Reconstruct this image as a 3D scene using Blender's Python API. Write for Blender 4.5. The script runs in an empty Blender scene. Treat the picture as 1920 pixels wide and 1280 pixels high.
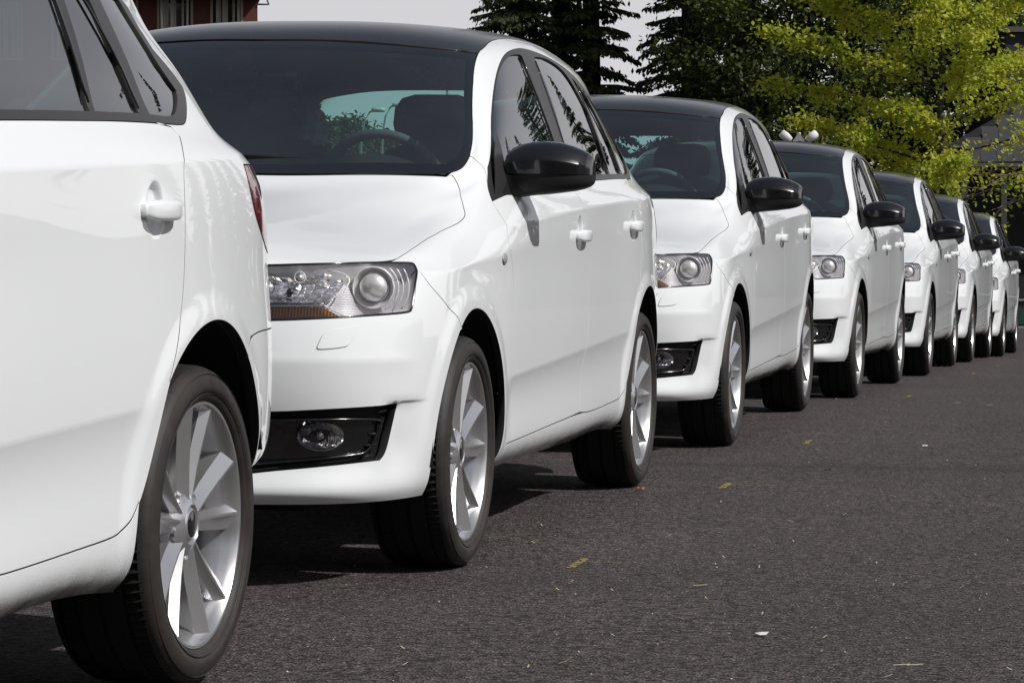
import bpy, math, json, random
import numpy as np
from mathutils import Vector, Matrix
from mathutils.geometry import delaunay_2d_cdt
R=math.radians
SC=bpy.context.scene; COL=SC.collection
rng=np.random.default_rng(7)
ZO=.78                                   # metres from camera-centred heights to ground datum
# ---------------- camera ----------------
cam_d=bpy.data.cameras.new('camera'); cam=bpy.data.objects.new('camera',cam_d); COL.objects.link(cam)
FPX=5746.132; PITCH=0.023543
cam_d.sensor_width=36; cam_d.lens=FPX/1920*36; cam_d.clip_start=.1; cam_d.clip_end=3000
cam.location=(0,0,ZO); cam.rotation_euler=(math.pi/2-PITCH,0,0)
SC.camera=cam
# ---------------- light ----------------
SUN=Vector((.640,-.298,.710)).normalized()
EL=math.asin(SUN.z); AZ=math.atan2(SUN.x,SUN.y)
W=bpy.data.worlds.new('World'); SC.world=W; W.use_nodes=True
nt=W.node_tree; bg=nt.nodes['Background']
sky=nt.nodes.new('ShaderNodeTexSky'); sky.sky_type='NISHITA'; sky.sun_disc=False
sky.sun_elevation=EL; sky.sun_rotation=AZ; sky.air_density=1.4; sky.dust_density=4.0; sky.ozone_density=1.0; sky.altitude=200
# thin high haze over the whole sky
mx=nt.nodes.new('ShaderNodeMixRGB'); mx.inputs[2].default_value=(21.0,20.7,21.7,1)
tcw=nt.nodes.new('ShaderNodeTexCoord'); sxw=nt.nodes.new('ShaderNodeSeparateXYZ'); nt.links.new(tcw.outputs['Generated'],sxw.inputs[0])
hz=nt.nodes.new('ShaderNodeMapRange'); hz.interpolation_type='SMOOTHSTEP'; hz.inputs[1].default_value=-.02; hz.inputs[2].default_value=.56; hz.inputs[3].default_value=.88; hz.inputs[4].default_value=.05
nt.links.new(sxw.outputs[2],hz.inputs[0]); nt.links.new(hz.outputs[0],mx.inputs[0])
hs=nt.nodes.new('ShaderNodeHueSaturation'); hs.inputs['Saturation'].default_value=.95; nt.links.new(sky.outputs[0],hs.inputs['Color']); nt.links.new(hs.outputs[0],mx.inputs[1]); nt.links.new(mx.outputs[0],bg.inputs[0]); bg.inputs[1].default_value=.046
sl=bpy.data.lights.new('sun','SUN'); sl.energy=4.9; sl.angle=R(.55); sl.color=(1,.985,.965)
so=bpy.data.objects.new('sun',sl); COL.objects.link(so); so.rotation_euler=SUN.to_track_quat('Z','Y').to_euler(); so.location=(20,-10,30)
SC.view_settings.view_transform='Standard'; SC.view_settings.look='None'; SC.view_settings.exposure=-.31; SC.view_settings.gamma=1
SC.view_settings.use_curve_mapping=False
SC.cycles.max_bounces=10; SC.cycles.transparent_max_bounces=24; SC.cycles.glossy_bounces=5
SC.cycles.use_adaptive_sampling=True
# ---------------- material helpers ----------------
def mat(name,col,rough=.5,metal=0,coat=0,spec=.5,coatr=.03):
    m=bpy.data.materials.new(name); m.use_nodes=True; b=m.node_tree.nodes['Principled BSDF']
    b.inputs['Base Color'].default_value=(*col,1); b.inputs['Roughness'].default_value=rough; b.inputs['Metallic'].default_value=metal
    b.inputs['Coat Weight'].default_value=coat; b.inputs['Coat Roughness'].default_value=coatr; b.inputs['Specular IOR Level'].default_value=spec
    return m
def N(m,t,**k):
    n=m.node_tree.nodes.new(t)
    for a,v in k.items():
        if a in n.inputs: n.inputs[a].default_value=v
        else: setattr(n,a,v)
    return n
def L(m,a,b): m.node_tree.links.new(a,b)
def bsdf(m): return m.node_tree.nodes['Principled BSDF']
def objco(m,scale=1):
    tc=N(m,'ShaderNodeTexCoord'); mp=N(m,'ShaderNodeMapping'); mp.inputs['Scale'].default_value=(scale,)*3 if not hasattr(scale,'__len__') else scale
    L(m,tc.outputs['Object'],mp.inputs[0]); return mp.outputs[0]
def noise(m,co,sc,det=4,ro=.6):
    n=N(m,'ShaderNodeTexNoise'); n.inputs['Scale'].default_value=sc; n.inputs['Detail'].default_value=det; n.inputs['Roughness'].default_value=ro
    L(m,co,n.inputs['Vector']); return n.outputs['Fac']
def ramp(m,f,pts):
    r=N(m,'ShaderNodeValToRGB'); el=r.color_ramp.elements
    while len(el)<len(pts): el.new(.5)
    for e,(p,c) in zip(el,pts): e.position=p; e.color=(*c,1) if hasattr(c,'__len__') else (c,c,c,1)
    L(m,f,r.inputs[0]); return r.outputs[0]
def mixc(m,f,a,b,mode='MIX'):
    x=N(m,'ShaderNodeMixRGB'); x.blend_type=mode
    for i,v in ((0,f),(1,a),(2,b)):
        if isinstance(v,(int,float)): x.inputs[i].default_value=v
        elif isinstance(v,tuple): x.inputs[i].default_value=(*v,1)
        else: L(m,v,x.inputs[i])
    return x.outputs[0]
def bump(m,h,dist,st=1):
    b=N(m,'ShaderNodeBump'); b.inputs['Distance'].default_value=dist; b.inputs['Strength'].default_value=st
    L(m,h,b.inputs['Height']); L(m,b.outputs[0],bsdf(m).inputs['Normal']); return b
def sepz(m,co):
    s=N(m,'ShaderNodeSeparateXYZ'); L(m,co,s.inputs[0]); return s.outputs
def glassmat(name,tint,refl=1.0,rough=.0,dust=0,ior=1.52):
    m=bpy.data.materials.new(name); m.use_nodes=True; nt=m.node_tree; nt.nodes.clear()
    out=nt.nodes.new('ShaderNodeOutputMaterial'); tr=nt.nodes.new('ShaderNodeBsdfTransparent'); gl=nt.nodes.new('ShaderNodeBsdfGlossy')
    tr.inputs[0].default_value=(*tint,1); gl.inputs[0].default_value=(refl,refl,refl,1); gl.inputs['Roughness'].default_value=rough
    fr=nt.nodes.new('ShaderNodeFresnel'); fr.inputs[0].default_value=ior
    mx=nt.nodes.new('ShaderNodeMixShader'); 
    a1=nt.nodes.new('ShaderNodeMath'); a1.operation='ADD'; a1.inputs[1].default_value=1.0; nt.links.new(fr.outputs[0],a1.inputs[0])
    a2=nt.nodes.new('ShaderNodeMath'); a2.operation='MULTIPLY'; a2.inputs[1].default_value=2.0; nt.links.new(fr.outputs[0],a2.inputs[0])
    a3=nt.nodes.new('ShaderNodeMath'); a3.operation='DIVIDE'; nt.links.new(a2.outputs[0],a3.inputs[0]); nt.links.new(a1.outputs[0],a3.inputs[1])
    nt.links.new(a3.outputs[0],mx.inputs[0]); nt.links.new(tr.outputs[0],mx.inputs[1]); nt.links.new(gl.outputs[0],mx.inputs[2])
    last=mx.outputs[0]
    if dust:
        df=nt.nodes.new('ShaderNodeBsdfDiffuse'); df.inputs[0].default_value=(.45,.45,.43,1)
        tc=nt.nodes.new('ShaderNodeTexCoord'); n=nt.nodes.new('ShaderNodeTexNoise'); n.inputs['Scale'].default_value=260; n.inputs['Detail'].default_value=3
        n2=nt.nodes.new('ShaderNodeTexNoise'); n2.inputs['Scale'].default_value=6
        nt.links.new(tc.outputs['Object'],n.inputs[0]); nt.links.new(tc.outputs['Object'],n2.inputs[0])
        r=nt.nodes.new('ShaderNodeMapRange'); r.inputs[1].default_value=.60; r.inputs[2].default_value=.80; r.inputs[3].default_value=dust*.35; r.inputs[4].default_value=dust*4
        nt.links.new(n.outputs[0],r.inputs[0])
        mu=nt.nodes.new('ShaderNodeMath'); mu.operation='MULTIPLY'; nt.links.new(r.outputs[0],mu.inputs[0]); nt.links.new(n2.outputs[0],mu.inputs[1])
        m2=nt.nodes.new('ShaderNodeMixShader'); nt.links.new(mu.outputs[0],m2.inputs[0]); nt.links.new(last,m2.inputs[1]); nt.links.new(df.outputs[0],m2.inputs[2]); last=m2.outputs[0]
    nt.links.new(last,out.inputs[0]); return m
# ---------------- mesh helpers ----------------
def mk(name,V,F,m,parent=None,smooth=True,normals=None,mats=None,mi=None):
    me=bpy.data.meshes.new(name); V=np.asarray(V,dtype=float)
    me.from_pydata(V.tolist(),[],[tuple(int(i) for i in f) for f in F])
    for x in (mats or [m]): me.materials.append(x)
    if mi is not None: me.polygons.foreach_set('material_index',np.asarray(mi,dtype=np.int32))
    me.polygons.foreach_set('use_smooth',[smooth]*len(me.polygons))
    if normals is not None:
        me.normals_split_custom_set_from_vertices(np.asarray(normals).tolist())
    me.update()
    o=bpy.data.objects.new(name,me); COL.objects.link(o)
    if parent is not None: o.parent=parent
    return o
def quads(name,P,m,parent=None):            # P (n,4,3) fast quad soup
    n=len(P); me=bpy.data.meshes.new(name); me.vertices.add(n*4); me.vertices.foreach_set('co',np.asarray(P,dtype=np.float32).ravel())
    me.loops.add(n*4); me.loops.foreach_set('vertex_index',np.arange(n*4,dtype=np.int32))
    me.polygons.add(n); me.polygons.foreach_set('loop_start',np.arange(0,n*4,4,dtype=np.int32)); 
    me.materials.append(m); me.update(calc_edges=True)
    o=bpy.data.objects.new(name,me); COL.objects.link(o)
    if parent is not None: o.parent=parent
    return o
class MB:
    def __init__(s): s.V=[]; s.F=[]
    def add(s,V,F):
        k=len(s.V); s.V+= [tuple(v) for v in V]; s.F+=[tuple(i+k for i in f) for f in F]; return s
    def box(s,lo,hi,M=None,bev=0):
        x0,y0,z0=lo;x1,y1,z1=hi
        if bev:
            b=bev; V=[];
            for sx in (0,1):
                for sy in (0,1):
                    for sz in (0,1):
                        c=np.array([(x0,x1)[sx],(y0,y1)[sy],(z0,z1)[sz]]); d=np.array([1-2*sx,1-2*sy,1-2*sz])*b
                        V+= [c+d*[0,1,1],c+d*[1,0,1],c+d*[1,1,0]]
            def i(a,b_,c,k): return (a*4+b_*2+c)*3+k
            F=[]
            F+=[(i(0,0,0,0),i(0,0,1,0),i(0,1,1,0),i(0,1,0,0)),(i(1,0,0,0),i(1,1,0,0),i(1,1,1,0),i(1,0,1,0)),
                (i(0,0,0,1),i(1,0,0,1),i(1,0,1,1),i(0,0,1,1)),(i(0,1,0,1),i(0,1,1,1),i(1,1,1,1),i(1,1,0,1)),
                (i(0,0,0,2),i(0,1,0,2),i(1,1,0,2),i(1,0,0,2)),(i(0,0,1,2),i(1,0,1,2),i(1,1,1,2),i(0,1,1,2))]
            for a in (0,1):
                for c in (0,1):
                    F+=[(i(a,c,0,0),i(a,c,1,0),i(a,c,1,1),i(a,c,0,1)),(i(a,0,c,0),i(a,1,c,0),i(a,1,c,2),i(a,0,c,2)),(i(0,a,c,1),i(1,a,c,1),i(1,a,c,2),i(0,a,c,2))]
                    for e in (0,1): F.append((i(a,c,e,0),i(a,c,e,1),i(a,c,e,2)))
        else:
            V=[(x,y,z) for x in (x0,x1) for y in (y0,y1) for z in (z0,z1)]
            F=[(0,1,3,2),(4,6,7,5),(0,4,5,1),(2,3,7,6),(0,2,6,4),(1,5,7,3)]
        V=np.array(V,float)
        if M is not None: V=(np.array(M)[:3,:3]@V.T).T+np.array(M)[:3,3]
        return s.add(V,F)
    def loft(s,S,cap=True,closed=True):      # S: list of rings (n,3)
        n=len(S[0]); k=len(s.V); 
        for r in S: s.V+=[tuple(p) for p in r]
        for a in range(len(S)-1):
            for j in range(n if closed else n-1):
                j2=(j+1)%n; s.F.append((k+a*n+j,k+a*n+j2,k+(a+1)*n+j2,k+(a+1)*n+j))
        if cap: s.F.append(tuple(k+j for j in range(n))[::-1]); s.F.append(tuple(k+(len(S)-1)*n+j for j in range(n)))
        return s
    def tube(s,pts,r,n=8,cap=True):
        pts=[Vector(p) for p in pts]; rr=r if hasattr(r,'__len__') else [r]*len(pts); S=[]
        up=Vector((0,0,1))
        for i,p in enumerate(pts):
            t=(pts[min(i+1,len(pts)-1)]-pts[max(i-1,0)]).normalized()
            a=t.cross(up if abs(t.z)<.95 else Vector((1,0,0))).normalized(); b=a.cross(t)
            S.append([p+(a*math.cos(q)+b*math.sin(q))*rr[i] for q in np.linspace(0,2*math.pi,n,endpoint=False)])
        return s.loft(S,cap)
    def lathe(s,prof,n=48,axis='y',c=(0,0,0)):    # prof: (r, a) around axis
        S=[]
        for r,a in prof:
            ring=[]
            for q in np.linspace(0,2*math.pi,n,endpoint=False):
                if axis=='y': ring.append((c[0]+r*math.cos(q),c[1]+a,c[2]+r*math.sin(q)))
                elif axis=='x': ring.append((c[0]+a,c[1]+r*math.cos(q),c[2]+r*math.sin(q)))
                else: ring.append((c[0]+r*math.cos(q),c[1]+r*math.sin(q),c[2]+a))
            S.append(ring)
        return s.loft(S,cap=False)
    def obj(s,name,m,parent=None,smooth=True): return mk(name,s.V,s.F,m,parent,smooth)
def autosharp(o,ang=35):
    import bmesh
    b=bmesh.new(); b.from_mesh(o.data)
    for e in b.edges:
        if len(e.link_faces)==2 and e.calc_face_angle(0)>R(ang): e.smooth=False
    b.to_mesh(o.data); b.free(); return o
def fixn(o):
    import bmesh
    b=bmesh.new(); b.from_mesh(o.data); bmesh.ops.recalc_face_normals(b,faces=b.faces); b.to_mesh(o.data); b.free(); return o
def empty(name,loc=(0,0,0),label=None,cat=None,group=None):
    o=bpy.data.objects.new(name,None); COL.objects.link(o); o.location=loc; o.empty_display_size=.3
    tag(o,label,cat,group); return o
def tag(o,label=None,cat=None,group=None,kind=None):
    if label: o['label']=label
    if cat: o['category']=cat
    if group: o['group']=group
    if kind: o['kind']=kind
    return o
# ---------------- materials ----------------
M={}
p=mat('white_paint',(.765,.785,.80),.45,coat=1.0,spec=.3,coatr=.02); M['paint']=p
p.node_tree.nodes['Principled BSDF'].inputs['Coat IOR'].default_value=1.48
# dirt thrown up along the sill
p=mat('white_paint_sill',(.765,.785,.80),.45,coat=1.0,spec=.3,coatr=.02); p.node_tree.nodes['Principled BSDF'].inputs['Coat IOR'].default_value=1.48; co=objco(p); z=sepz(p,co)[2]
n1=noise(p,co,420,2,.7); n2=noise(p,co,14,3)
mr=N(p,'ShaderNodeMapRange'); mr.inputs[1].default_value=.315; mr.inputs[2].default_value=.215; L(p,z,mr.inputs[0])
a=N(p,'ShaderNodeMath',operation='MULTIPLY'); L(p,mr.outputs[0],a.inputs[0]); L(p,n2,a.inputs[1])
b_=N(p,'ShaderNodeMath',operation='ADD'); L(p,a.outputs[0],b_.inputs[0]); L(p,n1,b_.inputs[1])
f=ramp(p,b_.outputs[0],[(.62,0.0),(.95,1.0)])
f2=N(p,'ShaderNodeMath',operation='MULTIPLY'); L(p,f,f2.inputs[0]); L(p,mr.outputs[0],f2.inputs[1])
L(p,mixc(p,f2.outputs[0],(.765,.785,.80),(.10,.085,.07)),bsdf(p).inputs['Base Color']); M['sill']=p
p=mat('roof_paint',(.012,.0115,.016),.42,coat=.8,coatr=.13); co=objco(p)
f=ramp(p,noise(p,co,330,2,.5),[(.66,0.0),(.78,1.0)]); g=ramp(p,noise(p,co,5,3),[(.3,.0),(.8,.05)])
L(p,mixc(p,f,mixc(p,g,(.012,.0115,.016),(.20,.19,.18)),(.20,.18,.15)),bsdf(p).inputs['Base Color']); M['roof']=p
M['gblack']=mat('gloss_black',(.004,.004,.005),.15,coat=1)
p=mat('mirror_cap_black',(.004,.004,.0045),.25,coat=.8); co=objco(p)
f=ramp(p,noise(p,co,240,2,.5),[(.70,0.0),(.80,1.0)]); L(p,mixc(p,f,(.006,.006,.007),(.10,.09,.08)),bsdf(p).inputs['Base Color']); M['cap']=p
M['black']=mat('black_plastic',(.009,.009,.0095),.55,spec=.3)
M['trim']=mat('window_trim_grey',(.022,.0205,.021),.40,coat=.2,coatr=.2)
M['frit']=mat('windscreen_border',(.006,.006,.008),.08,coat=1)
M['liner']=mat('wheel_arch_liner',(.008,.008,.008),.9)
M['inner']=mat('cabin_trim',(.10,.105,.11),.85)
M['cloth']=mat('seat_cloth',(.045,.045,.05),.95)
M['dash']=mat('dashboard_plastic',(.12,.122,.125),.7)
M['chrome']=mat('chrome',(.75,.75,.76),.08,1)
M['housing']=mat('headlight_housing',(.42,.41,.43),.25,.3); wv=N(M['housing'],'ShaderNodeTexWave'); wv.bands_direction='Z'; wv.inputs['Scale'].default_value=75; L(M['housing'],objco(M['housing']),wv.inputs['Vector']); bump(M['housing'],wv.outputs[1],.0015,.6)
M['refl']=mat('reflector_chrome',(.88,.88,.90),.12,.85); co=objco(M['refl'],(1,1.0,.45)); w=N(M['refl'],'ShaderNodeTexVoronoi'); w.feature='SMOOTH_F1'; w.inputs['Scale'].default_value=80; L(M['refl'],co,w.inputs['Vector']); bump(M['refl'],w.outputs[0],.004,.9)
M['ring']=mat('lamp_ring',(.90,.90,.92),.25,.1,coat=.5); M['bezel']=mat('lamp_bezel',(.72,.71,.72),.3,.3)
M['lensball']=mat('projector_lens',(.95,.95,.94),.24,.6,coat=1)
M['amber']=mat('amber_lens',(.45,.13,.01),.2,coat=1); co=objco(M['amber']); wv=N(M['amber'],'ShaderNodeTexWave'); wv.bands_direction='Y'; wv.inputs['Scale'].default_value=45; L(M['amber'],co,wv.inputs['Vector']); bump(M['amber'],wv.outputs[1],.003,1)
L(M['amber'],mixc(M['amber'],wv.outputs[1],(.12,.035,.004),(.60,.19,.010)),bsdf(M['amber']).inputs['Base Color'])
M['clear']=glassmat('clear_lens',(.95,.95,.96),.8,ior=1.4)
M['ws']=glassmat('windscreen_glass',(.70,.88,.86),1.0,0,dust=.06,ior=1.75)
M['sideg']=glassmat('side_glass',(.52,.62,.60),1.0,0,dust=.01,ior=2.4)
M['rearg']=glassmat('rear_glass',(.45,.70,.66),.9)
M['taill']=mat('tail_lamp_red',(.16,.004,.012),.12,coat=1)
M['alloy']=mat('alloy_silver',(.66,.66,.675),.26,.85,coat=.6,coatr=.06)
M['alloyb']=mat('rim_barrel_silver',(.55,.55,.58),.4,.6)
M['disc']=mat('brake_steel',(.30,.28,.27),.45,.9)
p=mat('tyre_side',(.032,.027,.025),.62,spec=.4); co=objco(p); f=ramp(p,noise(p,co,20,4),[(.3,0.0),(.75,1.0)]); L(p,mixc(p,f,(.016,.0140,.0130),(.034,.028,.025)),bsdf(p).inputs['Base Color']); M['tyre']=p
M['tread']=mat('tyre_tread',(.018,.0175,.017),.8,spec=.25)
M['plate']=mat('lock_metal',(.4,.4,.4),.35,1)
M['film']=mat('white_film',(.75,.78,.78),.3,coat=1)
_f=N(M['film'],'ShaderNodeBsdfTranslucent'); _f.inputs[0].default_value=(.8,.85,.85,1); _x=N(M['film'],'ShaderNodeMixShader'); _x.inputs[0].default_value=.6; L(M['film'],bsdf(M['film']).outputs[0],_x.inputs[1]); L(M['film'],_f.outputs[0],_x.inputs[2]); L(M['film'],_x.outputs[0],M['film'].node_tree.nodes['Material Output'].inputs[0])
M['gap']=mat('gap_shade_black',(.01,.01,.01),.9)  # black on the panels' edge returns, stands in for shade in the gaps
p=mat('fluted_reflector',(.65,.65,.68),.14,1); co=objco(p); wv=N(p,'ShaderNodeTexWave'); wv.bands_direction='Y'; wv.inputs['Scale'].default_value=26; wv.inputs['Distortion'].default_value=2.5; L(p,co,wv.inputs['Vector']); bump(p,wv.outputs[1],.012,1); M['flute']=p

POLYJ='''{"headlight":[[0.3,0.735],[0.4342,0.7355],[0.5019,0.7413],[0.6188,0.7423],[0.7701,0.7469],[0.836,0.7484],[0.8467,0.7374],[0.8231,0.6989],[0.779,0.5617],[0.7585,0.5074],[0.748,0.4933],[0.7325,0.4892],[0.6414,0.4836],[0.5299,0.475],[0.4319,0.4683],[0.3,0.468]],"seam_bonnet":[[0.7595,0.7509],[0.9073,0.8237],[1.0459,0.8423],[1.1631,0.8332],[1.2804,0.8219],[1.3282,0.821],[1.366,0.8245],[1.3958,0.8309],[1.4154,0.8415],[1.437,0.8589],[1.4614,0.881],[1.4838,0.91],[1.5064,0.9752],[1.5307,1.0416],[1.5463,1.077],[1.5572,1.1135],[1.5643,1.1486]],"ws_side":[[1.5164,1.2953],[1.5421,1.2098],[1.573,1.1633],[1.6062,1.1502],[1.6598,1.1573],[1.7324,1.1674],[1.9691,1.1323],[2.3369,1.1728]],"ws_top":[[2.3369,1.1728],[2.2891,1.2844],[2.2765,1.3895],[2.2777,1.4868],[2.2796,1.5084]],"frit_side":[[1.5865,1.3261],[1.6033,1.2459],[1.6174,1.2135],[1.6467,1.2028],[1.6959,1.2003],[1.7624,1.1967],[1.9493,1.1685],[2.2122,1.181],[2.2472,1.1949],[2.2298,1.2768],[2.2177,1.3804],[2.2224,1.4759]],"washer":[[0.5392,0.446],[0.6064,0.455],[0.5871,0.4118],[0.5698,0.4059],[0.5242,0.4013],[0.5222,0.4073]],"fog":[[0.7072,0.2713],[0.6947,0.2118],[0.6762,0.1563],[0.6631,0.1411],[0.5729,0.1348],[0.4874,0.1259],[0.4171,0.1176],[0.3,0.095],[0.3,0.262],[0.4348,0.2581],[0.529,0.2643],[0.6394,0.2694]],"under_edge":[[0.7071,0.2725],[0.815,0.2783]],"arch_f":[[0.8492,0.0201],[0.8471,0.0981],[0.8483,0.1538],[0.8548,0.2006],[0.8672,0.2444],[0.8859,0.2878],[0.911,0.3297],[0.943,0.3684],[0.982,0.4029],[1.0276,0.4325],[1.0783,0.456],[1.1315,0.4727],[1.1849,0.4824],[1.2364,0.4856],[1.2856,0.4823],[1.3331,0.4727],[1.3792,0.4564],[1.4242,0.4334],[1.4674,0.4039],[1.5071,0.3685],[1.5414,0.329],[1.5692,0.287],[1.5898,0.2443],[1.603,0.2016],[1.6087,0.1552],[1.6068,0.0933],[1.5974,0.0078]],"arch_r":[[3.5123,0.0194],[3.5024,0.1014],[3.5002,0.1598],[3.505,0.2038],[3.5165,0.2448],[3.5346,0.2862],[3.559,0.3276],[3.5893,0.3676],[3.6253,0.4047],[3.666,0.4365],[3.7105,0.4617],[3.7581,0.4799],[3.8078,0.4915],[3.8589,0.4969],[3.9103,0.4962],[3.9605,0.4896],[4.008,0.4773],[4.0519,0.459],[4.0912,0.4342],[4.1253,0.4021],[4.1537,0.3618],[4.1765,0.3111],[4.1944,0.2416],[4.2072,0.1335],[4.2187,0.0267]],"seam_bumper_f":[[0.8173,0.684],[0.8394,0.5943],[0.8765,0.5475],[0.9526,0.4968],[1.0157,0.4719],[1.0523,0.4418]],"seam_fender":[[1.6394,0.8234],[1.6362,0.7966],[1.6448,0.7701],[1.6504,0.7477],[1.636,0.727],[1.6281,0.6996],[1.6553,0.6246],[1.6795,0.5701],[1.6868,0.5268],[1.6872,0.4418],[1.689,0.3175],[1.678,0.2326],[1.6855,0.1189]],"seam_B":[[2.6289,0.8158],[2.6442,0.7799],[2.6882,0.748],[2.709,0.7183],[2.7163,0.6597],[2.7549,0.5909],[2.7839,0.5086],[2.7794,0.3653],[2.7516,0.2726],[2.7273,0.1514]],"door_bot2":[[1.6855,0.1189],[2.1496,0.1334],[2.7273,0.1514],[3.3693,0.1591]],"door_bot1":[[2.9177,0.1405],[3.1847,0.1405],[3.4068,0.1549],[3.4564,0.1739]],"seam_rear":[[3.7286,0.8192],[3.8057,0.8123],[3.8127,0.7883],[3.7545,0.7465],[3.7217,0.7161],[3.7147,0.6761],[3.7159,0.6137],[3.7058,0.55],[3.681,0.4947],[3.6475,0.4464],[3.5975,0.3712],[3.5609,0.3001],[3.5263,0.2324],[3.4848,0.1912],[3.4564,0.1739]],"dlo":[[1.6394,0.8234],[1.6636,0.8892],[1.7237,0.9894],[1.8874,1.0456],[2.1266,1.0644],[2.3094,1.0826],[2.4836,1.1045],[2.6265,1.1141],[2.7689,1.1234],[3.0675,1.1111],[3.3393,1.0911],[3.5719,1.0577],[3.7542,1.0358],[3.8915,1.0298],[3.9131,1.0207],[3.8981,0.9795],[3.9092,0.9484],[3.9374,0.9371],[3.9883,0.9139],[4.0137,0.8928],[4.0083,0.8818],[3.9692,0.8578],[3.9092,0.8228],[3.8611,0.8175],[3.7287,0.8193],[3.4533,0.8225],[2.9708,0.8184],[2.7104,0.8153],[2.6016,0.8153],[2.0795,0.8052],[1.7008,0.8214]],"g1":[[1.8309,0.8858],[1.8479,0.9361],[1.8694,0.9981],[1.9034,1.0389],[2.0299,1.0491],[2.2375,1.0702],[2.383,1.0808],[2.5193,1.0913],[2.6439,1.0871],[2.647,1.0564],[2.6369,0.9755],[2.6219,0.9229],[2.5877,0.8416],[2.1543,0.8476]],"g2":[[2.7525,0.84],[2.7776,0.9148],[2.8223,0.9748],[2.8302,1.044],[2.8247,1.0826],[2.8955,1.09],[3.089,1.0934],[3.2895,1.0599]],"g2b":[[3.4115,0.9708],[3.3924,0.9096],[3.3787,0.8394],[3.1627,0.8384],[2.9853,0.8366]],"g3":[[3.3694,1.0533],[3.4707,1.0402],[3.598,0.9837],[3.6023,0.9236],[3.6533,0.8381],[3.515,0.8387],[3.4063,0.8396],[3.4486,0.9729]],"g4":[[3.6734,0.9912],[3.6666,0.9264],[3.7154,0.837],[3.8539,0.8341],[3.8998,0.8553],[3.9233,0.8697],[3.9384,0.8834],[3.885,0.916],[3.8648,0.9479],[3.8452,1.0183],[3.7253,1.0153],[3.573,1.0302]],"tsg":[[1.5683,0.6266]],"hf":[[2.525,0.6478],[2.765,0.6409],[2.6002,0.6895],[2.646,0.628]],"hr":[[3.4887,0.6541],[3.661,0.6518],[3.5604,0.6887],[3.5567,0.6176]],"lampbar":[[4.1337,0.7213],[4.2061,0.7041],[4.2122,0.6762],[4.237,0.6353],[4.2573,0.6228],[4.1377,0.7109],[4.1477,0.6655],[4.1897,0.6392],[4.2339,0.6212]],"bumper_r":[[4.1334,0.4602],[4.1899,0.4672],[4.2552,0.471]],"gapq":[[3.7217,0.7161],[3.8259,0.797]],"proj":[[0.6537,0.5834],[0.5025,0.6115],[0.5413,0.2084],[0.6298,0.2033]],"seam_A":[[1.6874,1.1602],[1.7045,1.0962],[1.7049,1.0432],[1.6967,0.9761]],"beltF":[[1.7008,0.8214],[2.0795,0.8052],[2.3322,0.8113],[2.5906,0.8152]],"beltR":[[2.667,0.8154],[2.9708,0.8184],[3.2179,0.821],[3.4533,0.8225],[3.6832,0.8198]]}'''
CARJ='''[[[[-0.243292,0.969864,0.013126],[-0.969855,-0.243052,-0.017541],[-0.013823,-0.016998,0.99976]],[-2.0286,3.4506,-0.8052]],[[[-0.2137,0.976798,0.014059],[-0.976827,-0.213486,-0.015278],[-0.011922,-0.016998,0.999784]],[-0.9294,8.164,-0.7624]],[[[-0.207319,0.978166,0.014492],[-0.978219,-0.207128,-0.013613],[-0.010315,-0.016998,0.999802]],[0.1073,12.8985,-0.7182]],[[[-0.213487,0.976787,0.017642],[-0.976934,-0.213539,0.001105],[0.004847,-0.016999,0.999844]],[1.1448,17.526,-0.712]],[[[-0.209327,0.977685,0.017728],[-0.977831,-0.209388,0.001604],[0.005281,-0.016999,0.999842]],[2.1667,22.0631,-0.7448]],[[[-0.209923,0.977524,0.01949],[-0.977622,-0.21014,0.009798],[0.013673,-0.016998,0.999762]],[3.1582,26.6356,-0.7885]],[[[-0.20938,0.977646,0.01917],[-0.977759,-0.209568,0.00834],[0.012171,-0.016998,0.999781]],[4.1577,31.1785,-0.87]]]'''
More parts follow.
